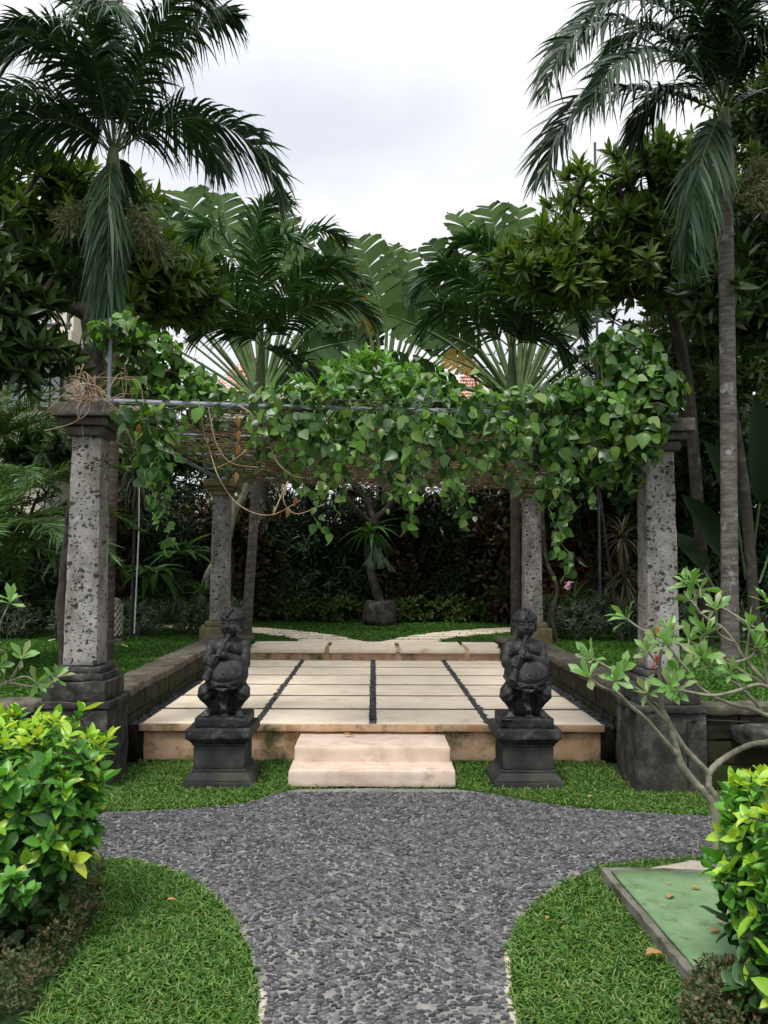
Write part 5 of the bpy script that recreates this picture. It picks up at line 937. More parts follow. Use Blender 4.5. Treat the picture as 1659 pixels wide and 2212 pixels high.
# twisted bare vine stems
t = thing('twisted_vine', 'thick twisted grey vine stem climbing beside the front left pillar', 'vine', (-2.5, 6.75, .55)); pr = []
tb_ = at(138, 1462, 6.75); tb_[2] = .55
for o in (0, 1): pr += tube(spline([tb_ + A(o*.02, 0, -.02), at(133, 1370, 6.75), at(128+o*8, 1290, 6.75), at(146-o*8, 1200, 6.75), at(150+o*4, 1120, 6.7), at(168-o*6, 1000, 6.6), at(178, 900, 6.5), at(210, 850, 6.45)], 40), .030 + .007*np.sin(np.arange(40)*.9+o*2), 8)
mk('stem', pr, M['dkbark'], t)
t = thing('twisted_vine', 'thin twisted vine stem beside the rear right pillar', 'vine', at(1203, 1385, 12.2)); mk('stem', [*tube(spline([at(1203, 1388, 12.2), at(1192, 1330, 12.2), at(1203, 1270, 12.2), at(1180, 1210, 12.2), at(1172, 1120, 12.1), at(1176, 1050, 12.1)], 30), .03 + .005*np.sin(np.arange(30)), 8)], M['dkbark'], t)
t = thing('leaning_tree', 'bare leaning trunk behind the rear left pillar', 'tree', at(430, 1360, 14.2)); mk('trunk', [*tube(spline([at(425, 1372, 14.2), at(445, 1250, 14.2), at(488, 1180, 14.2), at(505, 1110, 14.2), at(530, 1060, 14.2), at(540, 990, 14.2)], 20), .06, 8), *tube(spline([at(488, 1180, 14.2), at(505, 1120, 14.0), at(498, 1060, 14)], 10), .035, 7)], M['frangbark'], t)
t = thing('garden_pole', 'thin white pole standing right of the front left pillar', 'pole', at(290, 1330, 12.2)*A(1, 1, 0)+A(0, 0, LAWN)); mk('pole', [*tube([at(290, 1368, 12.2), at(300, 1150, 12.2), at(301, 1040, 12.2)], .010, 8)], M['white'], t)
t = thing('lightning_pole', 'thin dark pole rising above the right frangipani crown', 'pole', at(1285, 900, 13.5)*A(1, 1, 0)+A(0, 0, LAWN)); q = at(1285, 308, 13.5); mk('pole', [*tube([A(q[0], q[1], LAWN), q], .022, 8)], M['darkmetal'], t)

# ------------------------------------------------------------------ houses behind
hs = thing('garden_house', 'pale rendered house with railed balcony behind the left trees', 'house', (-11, 17, 0)); HY = 15.5
a = at(-250, 1000, HY); b = at(150, 1000, HY)
mk('wall', [(*box(a[0], b[0], HY, HY+5, LAWN, at(0, 470, HY)[2], .01),)], M['housewall'], hs, smooth=False)
r0 = at(0, 470, HY)[2]; mk('roof', [(A([a[0]-.5, HY-.6, r0], [b[0]+.6, HY-.6, r0], [b[0]+.6, HY+5.4, r0], [a[0]-.5, HY+5.4, r0], [a[0]+1.5, HY+2.3, r0+1.3], [b[0]-1.5, HY+2.3, r0+1.3]).reshape(-1, 3), [[0, 1, 5, 4], [2, 3, 4, 5]], 0), (A([a[0]-.5, HY-.6, r0], [b[0]+.6, HY-.6, r0], [b[0]+.6, HY+5.4, r0], [a[0]-.5, HY+5.4, r0], [a[0]+1.5, HY+2.3, r0+1.3], [b[0]-1.5, HY+2.3, r0+1.3]).reshape(-1, 3), [[1, 2, 5], [3, 0, 4]], 0)], M['tile'], hs, smooth=False)
for x0, x1, y0, y1 in ((10, 60, 700, 560), (75, 125, 700, 560), (20, 70, 880, 780), (88, 132, 880, 780), (-80, -20, 700, 560)):
    p, q = at(x0, y0, HY-.02), at(x1, y1, HY-.02); w = mk('window', [(*box(p[0]-.05, q[0]+.05, HY-.05, HY-.002, p[2]-.05, q[2]+.05, .004),)], M['frame'], hs, smooth=False)
    m_ = (p[0]+q[0])/2
    mk('pane', [(*box(p[0], m_-.02, HY-.06, HY-.053, p[2], q[2], 0),), (*box(m_+.02, q[0], HY-.06, HY-.053, p[2], q[2], 0),)], M['houseglass'], w, smooth=False)
zb = at(0, 715, HY-1)[2]; bx = at(160, 700, HY-1)[0]
mk('balcony', [(*box(a[0], bx, HY-1.1, HY-.07, zb-.18, zb, .01),)], M['housewall'], hs, smooth=False)
rl = []
for z_ in (zb+.12, zb+.5, zb+.92): rl += tube([A(a[0], HY-1.0, z_), A(bx-.05, HY-1.0, z_)], .035, 8)
for x_ in np.arange(bx-.1, a[0], -.85): rl += tube([A(x_, HY-1.0, zb), A(x_, HY-1.0, zb+.92)], .035, 8)
mk('railing', rl, M['darkmetal'], hs)
def roofhouse(label, x0, x1, ye, yr, Y, dx=.5):
    e0, e1 = at(x0, ye, Y), at(x1, ye, Y); zr = at(x0, yr, Y)[2]; ze = e0[2]; t = thing('tiled_house', label, 'house', ((e0[0]+e1[0])/2, Y, LAWN), 'tiled houses beyond the garden'); D = 5.0
    mk('wall', [(*box(e0[0]+.3, e1[0]-.3, Y+.3, Y+D-.3, LAWN, ze, .01),)], M['housewall'], t, smooth=False); pr = []
    rows = 16; cols = int((e1[0]-e0[0])/.25)
    for k in range(rows):
        f0, f1 = k/rows, (k+1)/rows; ins0, ins1 = (D/2)*f0*dx, (D/2)*f1*dx
        xs = np.linspace(e0[0]+ins0, e1[0]-ins0, cols+1)
        for s in (0, 1):
            ya, yb = (Y + D/2*f0, Y + D/2*f1) if s == 0 else (Y+D-D/2*f0, Y+D-D/2*f1)
            n = cols; X0, X1 = xs[:-1], xs[1:]; za = ze+(zr-ze)*f0 + .05; zb_ = ze+(zr-ze)*f1
            V = np.stack([np.stack([X0, np.full(n, ya), np.full(n, za)], 1), np.stack([(X0+X1)/2, np.full(n, ya), np.full(n, za+.05)], 1), np.stack([X1, np.full(n, ya), np.full(n, za)], 1), np.stack([X1, np.full(n, yb), np.full(n, zb_)], 1), np.stack([(X0+X1)/2, np.full(n, yb), np.full(n, zb_+.05)], 1), np.stack([X0, np.full(n, yb), np.full(n, zb_)], 1)], 1).reshape(-1, 3)
            i = np.arange(n)[:, None]*6; F = np.concatenate([np.concatenate([i, i+1, i+4, i+5], 1), np.concatenate([i+1, i+2, i+3, i+4], 1)]); pr.append((V, F))
    mk('roof', pr, M['tile'], t, smooth=False)
roofhouse('orange tiled roof glimpsed through the left fan palm', 430, 610, 862, 735, 29)
roofhouse('orange tiled roof glimpsed beyond the right fan palm', 960, 1110, 862, 768, 33)
roofhouse('low orange tiled roof seen through leaves at the right edge', 1480, 1800, 1128, 1080, 19)
ws = thing('pale_building', 'pale building side glimpsed through leaves at the right edge', 'house', at(1590, 1100, 17.5)*A(1, 1, 0)+A(0, 0, LAWN)); p, q = at(1530, 1080, 19.4), at(1750, 850, 19.4)
mk('wall', [(*box(p[0], q[0], 24.5, 27, LAWN, q[2], .01),)], M['housewall'], ws, smooth=False)

# ------------------------------------------------------------------ stone lantern, steel cover, small things
lc = at(250, 1388, 12.1); lc = A(at(243, 1388, 12.1)[0], 12.1, LAWN); t = thing('stone_lantern', 'pale lattice stone lantern right of the front left pillar', 'lantern', lc)
mk('base', [(*rbox(lc[0]-.16, lc[0]+.16, lc[1]-.16, lc[1]+.16, LAWN, LAWN+.08, .04, .004, 2, .02),)], M['dkstone'], t)
mk('body', [(*lathe([(.0, .08), (.125, .08), (.13, .2), (.125, .55), (.11, .62), (.06, .655), (0, .66)], lc, 28),)], M['concrete'], t)
pr = []
for s in (-1, 1):
    for k in range(12):
        th0 = k/12*6.283; u = np.linspace(0, 1, 14); C = np.stack([lc[0] + .131*np.cos(th0+s*u*2.4), lc[1] + .131*np.sin(th0+s*u*2.4), LAWN+.12+.45*u], 1); pr += tube(C, .007, 4, False)
mk('lattice', pr, M['palestone'], t)

# steel access cover on its concrete frame
PP = [gnd(1324, 1889, .13), gnd(1540, 1887, .13), gnd(1660, 2098, .13), gnd(1500, 2096, .13)]
O0 = gnd(1322, 1888, .13); 
ci = thing('access_cover', 'green painted steel cover on a mossy concrete frame', 'cover', (1.72, 3.65, 0))
g0, g1_, g2_, g3_ = gnd(1320, 1880, .075), gnd(1508, 2097, .075), gnd(1690, 2100, .075), gnd(1550, 1885, .075)
def slabq(q, z0, z1, n=16, amp=.004, seed=1, grow_=0.0):
    c = np.mean(q, 0); q = [c + (p-c)*(1+grow_) for p in q]; V, F = rbox(0, 1, 0, 1, 0, 1, 1/n, 0, 0, .0)
    a_, b_, c_, d_ = [np.array(p)[:2] for p in q]; u, v = V[:, 0:1], V[:, 1:2]; xy = a_*(1-u)*(1-v) + d_*u*(1-v) + c_*u*v + b_*(1-u)*v
    o = np.column_stack([xy, z0 + V[:, 2]*(z1-z0)]); o += np.stack([fnoise(o, 14, seed+k) for k in range(3)], 1)*amp; 
    return o, F[:, ::-1]
Q = [g0, g1_, g2_, g3_]
mk('frame', [slabq(Q, -.02, .062, 26, .006, 3, .15)], M['concrete'], ci, sharp=40)
mk('plate', [slabq(Q, .068, .076, 8, .0006, 5, -.0)], M['steelgreen'], ci)
t = thing('paving_stone', 'pale flat stone between the steel cover and the path', 'paving stone', gnd(1450, 1868, .02)); q4 = [gnd(1395, 1877, .03), gnd(1545, 1890, .03), gnd(1560, 1862, .03), gnd(1490, 1858, .03)]
mk('stone', [slabq(q4, -.02, .03, 8, .003, 8)], M['palestone'], t)
def fallen(label, p, s, az, m='dryleaf', tm=None, g='fallen dry leaves'):
    n = 1; v, f = inst(leaf_t(5, 'oval', .35, .25, .5, .15), np.array([p]), A(math.cos(az), math.sin(az), .12)[None], A(0.1, 0, 1)[None], A(s)); mk('fallen_leaf', [(v, f)], M[m], label=label, cat='leaf', group=g, origin=p)
for x, y, s, az, lb in ((1443, 1940, .07, .9, 'large curled tan leaf at the middle of the green cover'), (1492, 1917, .05, -.3, 'dark brown leaf near the top of the green cover'), (1442, 1908, .022, 0, 'tiny brown scrap near the top edge of the green cover'), (1535, 2012, .055, .4, 'brown leaf low on the green cover'), (1556, 1995, .04, 1.2, 'small brown leaf right of the low brown leaf on the cover')):
    fallen(lb, gnd(x, y, .085), s, az)
for x, y, s, az, lb in ((1395, 2062, .09, .2, 'tan leaf in the grass against the concrete frame'), (1270, 1722, .06, .5, 'tan leaf on the grass right of the right pedestal'), (1180, 1985, .04, 1, 'pale scrap on the grass by the path mouth'), (360, 1945, .05, .3, 'pale leaf on the left lawn by the ground cover')):
    fallen(lb, gnd(x, y, .045), s, az)
fallen('brown curled leaf on the upper entrance step', A(at(742, 1585, 6.75)[0], 6.75, .24), .09, .2)
for x, y in ((112, 1383), (168, 1392), (207, 1393), (268, 1395), (640, 1378)):
    p = gnd(x, y, .56); v = rosettes(np.array([p]), A(0, 0, 1)[None], 5, (.05, .06), (60, 80), OV); mk('fallen_flower', v, M['bloom'], label='white fallen blossom on the raised left lawn, %s' % {112: 'leftmost of the row', 168: 'second from the left', 207: 'the one just left of the pillar', 268: 'beside the stone lantern', 640: 'near the curved paving'}[x], cat='flower', group='fallen white blossoms', origin=p)
t = thing('electric_cable', 'thin black cable running down the right garden wall', 'cable', at(1475, 1700, 5.93)); mk('cable', [*tube(spline([at(1620, 1560, 6.0), at(1530, 1556, 6.0), at(1495, 1557, 5.93), at(1484, 1570, 5.92), at(1486, 1640, 5.92), at(1488, 1700, 5.92)], 30), .007, 6)], M['black'], t)
t = thing('rough_stone', 'rough grey stone slab jutting from the right garden wall', 'stone', at(1640, 1585, 5.8)); p = at(1612, 1590, 5.8); mk('stone', [(*rbox(p[0], p[0]+.7, 5.72, 6.06, p[2]-.08, p[2]+.05, .03, .02, 5, .03),)], M['dkstone'], t)


def at2(x, y, Y): return at(x, y, Y-.9)
def B2(x, y, Y, rx, ry, rz): return B(x, y, Y-.9, rx*.87, ry*.87, rz*.87)
# ------------------------------------------------------------------ climbing vines
def vine_leaves(P, Nn, ln, mi=0, droop=.6, up=.25, jit=.45):
    return scatter_leaves(P, Nn, ln, HT, mi, up, jit, droop)
def mound(label, blobs, n, root, anchors, newf=.2, ln=(.06, .125)):
    t = thing('climbing_vine', label, 'vine', root, 'passion vines over the pergola'); P, O = blob_points(blobs, n, .6, .3, 3); new = R.random(n) < newf + .25*(O[:, 2] > .6)
    lv = vine_leaves(P[~new], O[~new], ln) + vine_leaves(P[new], O[new], (.06, .1), 1)
    mk('foliage', lv, [M['vine'], M['vinenew']], t)
    tips = P[R.choice(len(P), n//7, replace=False)]; (V, F), _ = grow(spline(anchors, 10), tips, .0035, .15, .3, .02, .2, sides=4); mk('stems', [(V, F)], M['twig'], t); return t
ml = mound('leafy vine heaped over the left end of the front pipe and its upright pole', [B2(265, 715, 7.1, .26, .22, .15), B2(330, 770, 7.3, .33, .3, .22), B2(400, 820, 7.4, .3, .3, .17), B2(300, 830, 7.3, .3, .28, .16), B2(450, 850, 7.4, .25, .3, .1), B2(225, 720, 7.0, .1, .15, .1)], 800, at2(250, 860, 7), [at2(240, 862, 7.05), at2(300, 850, 7.2), at2(350, 800, 7.2), at2(400, 820, 7.3)])
mr_ = mound('largest vine mass bulging over the right end of the front pipe', [B2(1350, 770, 7.0, .32, .3, .27), B2(1390, 850, 6.9, .32, .32, .3), B2(1330, 900, 6.85, .36, .3, .25), B2(1390, 930, 6.8, .2, .25, .22), B2(1260, 850, 7.0, .3, .3, .15), B2(1300, 990, 6.9, .27, .25, .22), B2(1420, 830, 6.9, .2, .25, .2), B2(1200, 870, 7.0, .25, .3, .08)], 1650, at2(1400, 900, 7), [at2(1460, 895, 7.0), at2(1400, 850, 7.0), at2(1350, 820, 7.0), at2(1300, 880, 6.95)], .14)
# curtain of hanging strands
t = thing('climbing_vine', 'curtain of heart-leaved vine strands hanging along the front pipe', 'vine', (0, 6.0, 2.75), 'passion vines over the pergola'); lv, stm = [], []
st_ = [(268, 935), (300, 1000), (318, 1060), (335, 1120), (352, 1175), (345, 1000), (372, 980), (300, 930), (430, 930), (470, 910), (560, 960), (585, 985), (602, 940), (625, 960), (645, 1050), (665, 1000), (690, 1155), (712, 1120), (735, 1060), (752, 1000), (780, 985), (800, 1020), (830, 1050), (855, 1090), (875, 1160), (893, 1110), (915, 1060), (940, 1000), (962, 1060), (988, 1140), (1002, 1100), (1030, 1010), (1055, 1040), (1080, 990), (1105, 1050), (1130, 1000), (1155, 1060), (1180, 1100), (1200, 1150), (1215, 1200), (1222, 1262), (1240, 1100), (1262, 1070), (1290, 1090), (1315, 1050), (1340, 1060), (1370, 1050), (1385, 990)]
st_ += [(x + R.normal(0, 9), 900 + (y-900)*R.uniform(.35, .8)) for x, y in st_ if not 355 < x < 545]
st_ += [(x + R.normal(0, 9), R.uniform(905, 1000)) for x in np.linspace(560, 1250, 34)]
for x, ye in st_:
    Y0 = 6.9 + R.normal(0, .1) - .05*(ye > 1000); ys = 878 + (x-200)/1250*22; L0 = max(3, int((ye-ys)/9)); C = [at2(x + R.normal(0, 3) + 14*math.sin(k*.5+x), ys + (ye-ys)*k/L0, Y0 + R.normal(0, .02)) for k in range(L0+1)]; C = spline(C, L0*2)
    stm += tube(C, .0035, 4, False); m_ = len(C); idx = np.arange(0, m_); P = C[idx] + R.normal(0, .03, (len(idx), 3)); Nn = np.column_stack([R.normal(0, .6, len(idx)), -np.abs(R.normal(.8, .4, len(idx))), R.normal(.25, .3, len(idx))])
    Yd = nrm(np.column_stack([R.normal(0, .7, len(idx)), R.normal(-.1, .3, len(idx)), -np.abs(R.normal(.9, .4, len(idx)))])); s = R.uniform(.05, .12, len(idx))*R.choice([1, 1, .7, 1.15], len(idx))*np.linspace(1.05, .75, len(idx)); nw = (R.random(len(idx)) < .08) | (idx > m_-2); keep = R.random(len(idx)) < .62
    pk = R.integers(0, 3, len(idx))
    for q in range(3):
        for w_ in (False, True):
            k_ = (pk == q) & (nw == w_) & keep
            if k_.any(): v, f = inst(HT[q], P[k_], Yd[k_], Nn[k_], s[k_]); lv.append((v, f, int(w_)))
for q in range(3): stm += tube(spline([at2(x, 872 + (x-200)/1250*22 + R.normal(0, 5), 6.92 + R.normal(0, .03)) for x in np.arange(258, 1400, 38)], 120), .004, 4, False)
mk('foliage', lv, [M['vine'], M['vinenew']], t); mk('stems', stm, M['greenstem'], t)
for x, y in ((1225, 1262), (945, 900), (1228, 1255)):
    p = at2(x, y, 6.85); fl = rosettes(np.array([p]), A(0, 0, -1)[None], 9, (.035, .05), (20, 60), OV); mk('blossom', fl, M['pinkbloom'] if 'pinkbloom' in M else M['bloom'], t)
for x, y in ((1325, 883), (1345, 868), (1378, 872), (1308, 850), (660, 790)):
    p = at2(x*1.0+0, y, 6.65); v, f = lathe([(0, -.028), (.014, -.022), (.02, 0), (.014, .02), (0, .026)], p, 10); mk('fruit', [(v, f)], M['vinenew'], t)
# roof of dry tangled stems with leaves on top
t = thing('climbing_vine', 'tangled dry brown vine roof stretched over the pergola pipes', 'vine', (0, 9.6, 2.95), 'passion vines over the pergola'); tw = []
n = 620; 
for k in range(n):
    y = R.uniform(6.05, 12.3); x0 = R.uniform(-2.15, 1.5); L0 = R.uniform(.6, 2.2); x1 = min(x0+L0, 2.2); zt = np.interp(x0, [-2.1, 2.1], [2.77, 2.70]) + .018*(y-6); z0 = zt + R.normal(0, .035) - .05*R.random()**2
    C = spline([A(x0, y, z0), A(x0*.6+x1*.4, y+R.normal(0, .12), z0 + R.normal(-.04, .03)), A((x0+x1)/2, y+R.normal(0, .15), z0+R.normal(-.04, .04)), A(x1, y+R.normal(0, .25), z0 + R.normal(0, .03))], 9); tw.append(frusta(C[:-1], C[1:], np.full(8, R.uniform(.003, .007)), np.full(8, .003), 3))
for k in range(260):
    x = R.uniform(-2.1, 2.1); y = R.uniform(6.1, 12); L0 = R.uniform(.5, 1.6); z0 = np.interp(x, [-2.1, 2.1], [2.77, 2.70]) + .018*(y-6) + R.normal(-.02, .03); C = spline([A(x, y, z0), A(x+R.normal(0, .15), y+L0/2, z0+R.normal(-.03, .04)), A(x+R.normal(0, .3), min(y+L0, 12.3), z0)], 8); tw.append(frusta(C[:-1], C[1:], np.full(7, .004), np.full(7, .003), 3))
mk('stems', tw, M['twig'], t)
n = 3000; P = np.column_stack([R.uniform(-2.15, 2.2, n), R.uniform(6.0, 12.4, n), np.zeros(n)]); P[:, 2] = np.interp(P[:, 0], [-2.1, 2.1], [2.80, 2.74]) + .018*(P[:, 1]-6) + np.abs(R.normal(0, .05, n)) - .0; low = R.random(n) < .33; P[low, 2] -= R.uniform(.05, .17, low.sum())
keep = fnoise(P*A(1, 1, 0), 1.1, 9) > -.4; P = P[keep]; lv = vine_leaves(P, np.repeat(A(0, 0, 1)[None], len(P), 0), (.075, .13), 0, .1, .5, .45)
top = R.random(len(P)) < .15; lv += vine_leaves(P[top] + A(0, 0, .08), np.repeat(A(0, 0, 1)[None], top.sum(), 0), (.07, .11), 1, .1, .5, .5)
m_ = 800; xq = np.where(R.random(m_) < .12, R.uniform(-1.8, -.9, m_), R.uniform(-.9, 1.9, m_)); P2 = np.column_stack([xq, R.uniform(5.95, 6.6, m_), np.interp(xq, [-2.1, 2.1], [2.82, 2.76]) + np.abs(R.normal(0, .07, m_))*(1 + 1.2*np.clip(np.sin(xq*2.2+1), 0, 1))]); lv += vine_leaves(P2, np.repeat(A(0, -.5, 1)[None], m_, 0), (.06, .115), 0) + vine_leaves(P2[:200] + A(0, -.03, .05), np.repeat(A(0, -.5, 1)[None], 200, 0), (.06, .1), 1)
mk('foliage', lv, [M['vine'], M['vinenew']], t)
# bare tan tendrils
t = thing('dry_tendrils', 'bundle of bare tan tendrils sticking up on the front left pillar capital', 'vine', at2(205, 862, 6.9)); pr = []
for k in range(26):
    b = at2(205+R.normal(0, 16), 862+R.normal(0, 5), 6.9+R.normal(0, .08)); e = at2(205+R.normal(-5, 40), R.uniform(785, 860), 6.9+R.normal(0, .15)); m_ = (b+e)/2 + R.normal(0, .05, 3); g_ = e + A(R.normal(0, .1), R.normal(0, .06), -abs(R.normal(0, .18))); pr += tube(spline([b, m_, e, g_], 14), np.linspace(.0045, .002, 14), 4, False)
for l in ([(205, 860), (180, 880), (165, 910), (120, 925), (95, 930)], [(210, 855), (235, 870), (260, 890), (238, 880)], [(195, 860), (190, 890), (170, 905), (168, 880)]): pr += tube(spline([at2(x, y, 6.72) for x, y in l], 14), .003, 4, False)
mk('tendrils', pr, M['tan'], t)
t = thing('dry_tendrils', 'long bare tan tendrils looping down from the left part of the front pipe', 'vine', at2(430, 870, 6.85)); pr = []
for l in ([(428, 862), (440, 930), (458, 990), (472, 1030), (500, 1075), (540, 1105), (590, 1112), (650, 1080)], [(450, 880), (468, 960), (500, 1000), (560, 1010)], [(325, 870), (350, 920), (365, 960), (380, 990)], [(515, 875), (545, 900), (538, 960), (510, 990), (470, 1010)], [(590, 1112), (622, 1040), (612, 1080), (640, 1110), (700, 1090)], [(560, 900), (580, 950), (600, 1000), (640, 1030), (690, 1030)], [(340, 880), (335, 930), (300, 900)]):
    pr += tube(spline([at2(x, y, 6.82+R.normal(0, .03)) for x, y in l], 24), np.linspace(.005, .003, 24), 5, False)
mk('tendrils', pr, M['tan'], t); pr = []
for x, y in ((510, 1020), (512, 900), (516, 960), (622, 1095), (638, 1072), (300, 915), (515, 930)): p = at2(x, y, 6.8); v, f = inst(leaf_t(5, 'oval', .5, .4, .4, .3), np.array([p]), A(R.normal(0, .3), 0, -1)[None], A(.4, -1, 0)[None], A(.085)); pr.append((v, f))
mk('dry_leaves', pr, M['dryleaf'], t)

# ------------------------------------------------------------------ front shrubs
def shrub(label, blobs, n, root, seed, seg):
    t = thing('garden_shrub', label, 'shrub', root, 'yellow-green shrubs in the foreground'); P, O = blob_points(blobs, n, .62, .25, seed); k = P[:, 2] > .08; P, O = P[k], O[k]
    (V, F), d = grow([A(*root), A(*root)+A(0, 0, .12), A(*root)+A(0, 0, .25)], P, .0035, .12, .38, .03, sides=5); mk('stems', [(V, F)], M['dkbark'], t)
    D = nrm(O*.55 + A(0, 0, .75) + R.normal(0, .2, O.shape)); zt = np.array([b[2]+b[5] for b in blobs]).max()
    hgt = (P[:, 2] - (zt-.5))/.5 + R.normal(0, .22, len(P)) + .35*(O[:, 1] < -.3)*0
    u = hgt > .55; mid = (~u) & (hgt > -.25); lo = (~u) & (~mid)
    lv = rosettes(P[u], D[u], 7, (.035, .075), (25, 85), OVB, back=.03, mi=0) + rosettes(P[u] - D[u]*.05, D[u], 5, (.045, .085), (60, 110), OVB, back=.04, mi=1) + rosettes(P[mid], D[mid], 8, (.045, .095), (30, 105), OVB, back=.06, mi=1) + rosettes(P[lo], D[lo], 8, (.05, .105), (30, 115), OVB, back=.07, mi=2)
    # scattered single bright young leaves
    q = R.choice(len(P), len(P)//8, replace=False); lv += rosettes(P[q] + D[q]*.03, D[q], 3, (.06, .105), (30, 70), OVB, mi=0)
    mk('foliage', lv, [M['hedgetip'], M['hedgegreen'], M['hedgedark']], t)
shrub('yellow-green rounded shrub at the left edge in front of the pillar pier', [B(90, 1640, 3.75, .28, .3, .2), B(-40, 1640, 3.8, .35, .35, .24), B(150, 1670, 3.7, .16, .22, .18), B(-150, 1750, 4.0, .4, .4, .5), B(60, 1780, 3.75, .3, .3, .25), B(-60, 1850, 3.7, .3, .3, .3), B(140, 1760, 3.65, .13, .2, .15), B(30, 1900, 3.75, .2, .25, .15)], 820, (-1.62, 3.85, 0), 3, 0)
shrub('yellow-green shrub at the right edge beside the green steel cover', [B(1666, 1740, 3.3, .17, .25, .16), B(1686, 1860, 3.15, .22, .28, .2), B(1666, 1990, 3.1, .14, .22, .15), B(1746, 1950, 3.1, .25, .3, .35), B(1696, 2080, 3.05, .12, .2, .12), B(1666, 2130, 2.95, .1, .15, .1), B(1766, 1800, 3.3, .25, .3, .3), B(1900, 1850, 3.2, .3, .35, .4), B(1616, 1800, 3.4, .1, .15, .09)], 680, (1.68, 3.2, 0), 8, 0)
# sprig low on the left
t = thing('shrub_sprig', 'small green sprig at the lower left edge above the ground cover', 'plant', gnd(40, 1960, 0)); P = np.array([at(20, 1900, 3.3), at(38, 1912, 3.3), at(60, 1935, 3.35)]); b = gnd(30, 2000, 0); mk('stem', [x for p in P for x in tube([b, (b+p)/2+A(.01, 0, 0), p], .004, 5)], M['greenstem'], t); mk('leaves', rosettes(P, np.repeat(A(0.1, -.2, 1)[None], 3, 0), 8, (.05, .085), (35, 85), OVB), M['hedgegreen'], t)

# ground cover beds
def cover(poly, label, n):
    lo, hi = poly.min(0), poly.max(0); lo = np.maximum(lo, [-3, 2.2]); hi = np.minimum(hi, [3, 5]); P = np.column_stack([R.uniform(lo[0], hi[0], n), R.uniform(lo[1], hi[1], n)]); P = P[inside(P, poly)]; P = P[infr(P, .1)]
    c3 = np.column_stack([P, np.zeros(len(P))]); nz_ = fnoise(c3, 5, 4); k = nz_ > -.35; P, nz_ = P[k], nz_[k]; z = .02 + (.06 + .07*(nz_+.4))*R.random(len(P)); mk('ground_cover', rosettes(np.column_stack([P, z]), nrm(R.normal(0, .4, (len(P), 3)) + A(0, 0, 1)), 6, (.014, .028), (30, 95), TINY, back=.02), M['cover'], kind='stuff', label=label)
cover(COVER, 'dark small-leaved ground cover at the lower left corner', 9000); cover(COVR, 'dark small-leaved ground cover at the lower right corner', 3500)

# ------------------------------------------------------------------ young bare-branched plants (desert rose / young frangipani)
def Zp(l, Y0, s=1.0, o=0.0):
    n = len(l); return [at(1207+x*.2725, 1207+y*.2725, Y0 + o*i/max(n-1, 1)) for i, (x, y) in enumerate(l)]
def bare_plant(label, base, branches, tips, mats='adenleaf'):
    t = thing('young_frangipani', label, 'shrub', base, 'young bare-branched frangipani plants')
    mk('branches', [x for C, a, b in branches for x in tube(spline(C, 5*len(C)), np.linspace(a, b, 5*len(C))*(1+.06*np.sin(np.arange(5*len(C))*2.1)), 8)], M['frangbark'], t)
    P = np.array([x[0] for x in tips]); D = np.array([x[1] for x in tips]); mk('leaves', rosettes(P, D, 9, (.065, .12), (18, 75), OB, back=.015, jit=.25), M[mats], t); return t
Y0 = 4.15; bs = []; root = A(at(1548, 1800, Y0)[0], Y0, 0); j = Zp([(1190, 1812)], Y0)[0]
def ad(l, a, b, o=0.0, y=Y0): bs.append((Zp(l, y, 1, o), a, b)); return bs[-1][0]
bs.append(([root, at(1545, 1760, Y0), Zp([(1150, 1850)], Y0)[0], Zp([(1110, 1812)], Y0)[0]], .022, .019)); bs.append(([root, at(1548, 1745, Y0), j], .022, .018))
tips = []
def tp(l, **k):
    C = Zp(l, k.get('y', Y0), 1, k.get('o', 0.0)); tips.append((C[-1], nrm(nrm(C[-1]-C[-2]) + A(0, -.15, .35))))
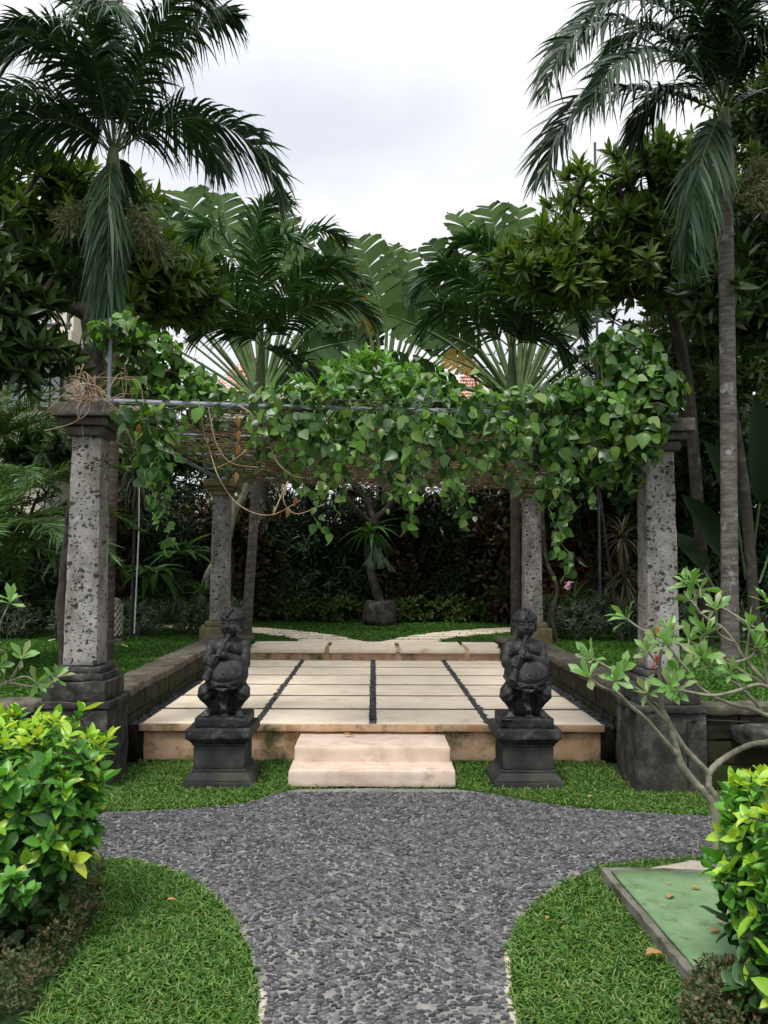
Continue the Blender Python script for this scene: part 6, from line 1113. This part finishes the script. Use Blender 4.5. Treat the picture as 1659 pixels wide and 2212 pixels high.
BR = [([(1110, 1812), (985, 1650), (950, 1560), (915, 1430), (870, 1290), (820, 1200)], .018, .012, 0, 0), ([(820, 1200), (805, 1000), (800, 830), (815, 720), (855, 590)], .011, .007, -.1, 1),
 ([(945, 1560), (820, 1420), (680, 1260), (560, 1160), (470, 1070), (330, 1010), (230, 935)], .013, .006, -.25, 1), ([(870, 1300), (750, 1180), (620, 1040), (500, 940), (400, 870), (265, 790)], .011, .006, -.1, 1), ([(462, 1055), (455, 1005), (440, 965)], .006, .005, -.22, 1),
 ([(1190, 1812), (1180, 1700), (1090, 1600), (1000, 1500), (930, 1390), (885, 1310)], .016, .01, .0, 0), ([(1185, 1710), (1250, 1630), (1380, 1540), (1530, 1470), (1700, 1440), (1800, 1330), (1830, 1200)], .016, .012, .1, 0),
 ([(1830, 1200), (1659, 1240), (1540, 1190), (1400, 1160), (1220, 1090), (1100, 1000), (1020, 880), (900, 740), (865, 690)], .012, .006, -.2, 1), ([(1800, 1080), (1659, 1020), (1560, 1000), (1400, 1050), (1220, 1085), (1050, 1060), (940, 1040)], .011, .006, -.3, 1),
 ([(1830, 1200), (1659, 1250), (1560, 1140), (1440, 1020), (1300, 930), (1190, 850)], .011, .006, -.1, 1), ([(1830, 1200), (1760, 1080), (1659, 1010), (1500, 920), (1340, 830), (1200, 790)], .012, .006, .15, 1), ([(1760, 1080), (1659, 990), (1540, 870), (1450, 760), (1390, 660), (1290, 540), (1200, 490), (1100, 400), (1080, 300), (1060, 190)], .011, .005, .1, 1),
 ([(1390, 660), (1300, 620), (1250, 560), (1250, 450), (1240, 400)], .007, .005, -.1, 1), ([(1800, 700), (1659, 575), (1560, 550), (1400, 450), (1300, 390), (1140, 300), (1020, 200)], .008, .004, .2, 1), ([(1120, 690), (1000, 690), (860, 640), (740, 600), (640, 550), (530, 470)], .007, .005, .1, 1),
 ([(1190, 790), (1120, 690), (1150, 640), (1165, 600)], .007, .005, .0, 1), ([(1330, 800), (1400, 820), (1530, 770), (1560, 680)], .007, .005, .0, 1), ([(1830, 1200), (1820, 900), (1800, 700), (1750, 500), (1659, 340)], .012, .006, .1, 1), ([(1480, 800), (1500, 650), (1510, 540)], .006, .005, 0, 1), ([(805, 720), (770, 650), (765, 620)], .005, .004, 0, 1), ([(1440, 1010), (1395, 950), (1360, 905)], .006, .005, -.1, 1), ([(800, 850), (740, 780), (710, 740)], .005, .004, -.05, 1), ([(960, 1040), (900, 1030), (880, 1010)], .006, .005, -.3, 1), ([(820, 1190), (740, 1120), (700, 1060)], .006, .004, -.05, 1), ([(540, 960), (520, 910), (510, 890)], .005, .004, -.05, 1), ([(1050, 960), (985, 900), (950, 890)], .006, .005, -.1, 1), ([(1180, 850), (1140, 800), (1130, 770)], .006, .005, -.1, 1), ([(1130, 310), (1120, 260), (1125, 235)], .005, .004, .1, 1), ([(1085, 380), (1060, 340), (1040, 330)], .005, .004, .1, 1), ([(1659, 1010), (1640, 900), (1600, 720)], .006, .005, 0, 1), ([(1030, 700), (1030, 670), (1030, 640)], .005, .004, .1, 1), ([(1300, 540), (1240, 560), (1160, 560)], .005, .004, 0, 1)]
for l, a, b, o, tipf in BR:
    ad(l, a, b, o)
    if tipf: tp(l, o=o)
yf = bare_plant('young frangipani with pale bare branches rising behind the right shrub', root, bs, tips)
rp_ = []
for x, y in ((775, 590), (790, 560), (770, 800), (750, 850), (785, 790)): v, f = lathe([(0, -.02), (.005, -.012), (.006, 0), (.004, .012), (0, .02)], Zp([(x, y)], Y0-.12)[0], 8); rp_.append((v, f))
mk('red_pods', rp_, M['redbloom'], yf)
Y1 = 4.7
def Lp_(l, o=0): return [at(x, y, Y1+o*i/len(l)) for i, (x, y) in enumerate(l)]
bs = [(Lp_([(-60, 1800), (-70, 1650), (-50, 1540)]), .018, .014)]; bs[0][0][0][2] = 0; tips = []
for l in ([(-50, 1540), (-10, 1490), (50, 1462), (80, 1475)], [(-50, 1540), (0, 1480), (60, 1482), (100, 1486), (122, 1462)], [(-50, 1540), (-10, 1420), (0, 1350), (22, 1300)], [(-50, 1540), (-5, 1500), (15, 1420), (-10, 1400)], [(-60, 1500), (-20, 1440), (0, 1440)], [(20, 1475), (40, 1440), (48, 1420)]):
    C = Lp_(l, -.2); bs.append((C, .008, .004)); tips.append((C[-1], nrm(nrm(C[-1]-C[-2]) + A(0, -.15, .4))))
bare_plant('young frangipani poking in at the left edge above the shrub', bs[0][0][0], bs, tips)
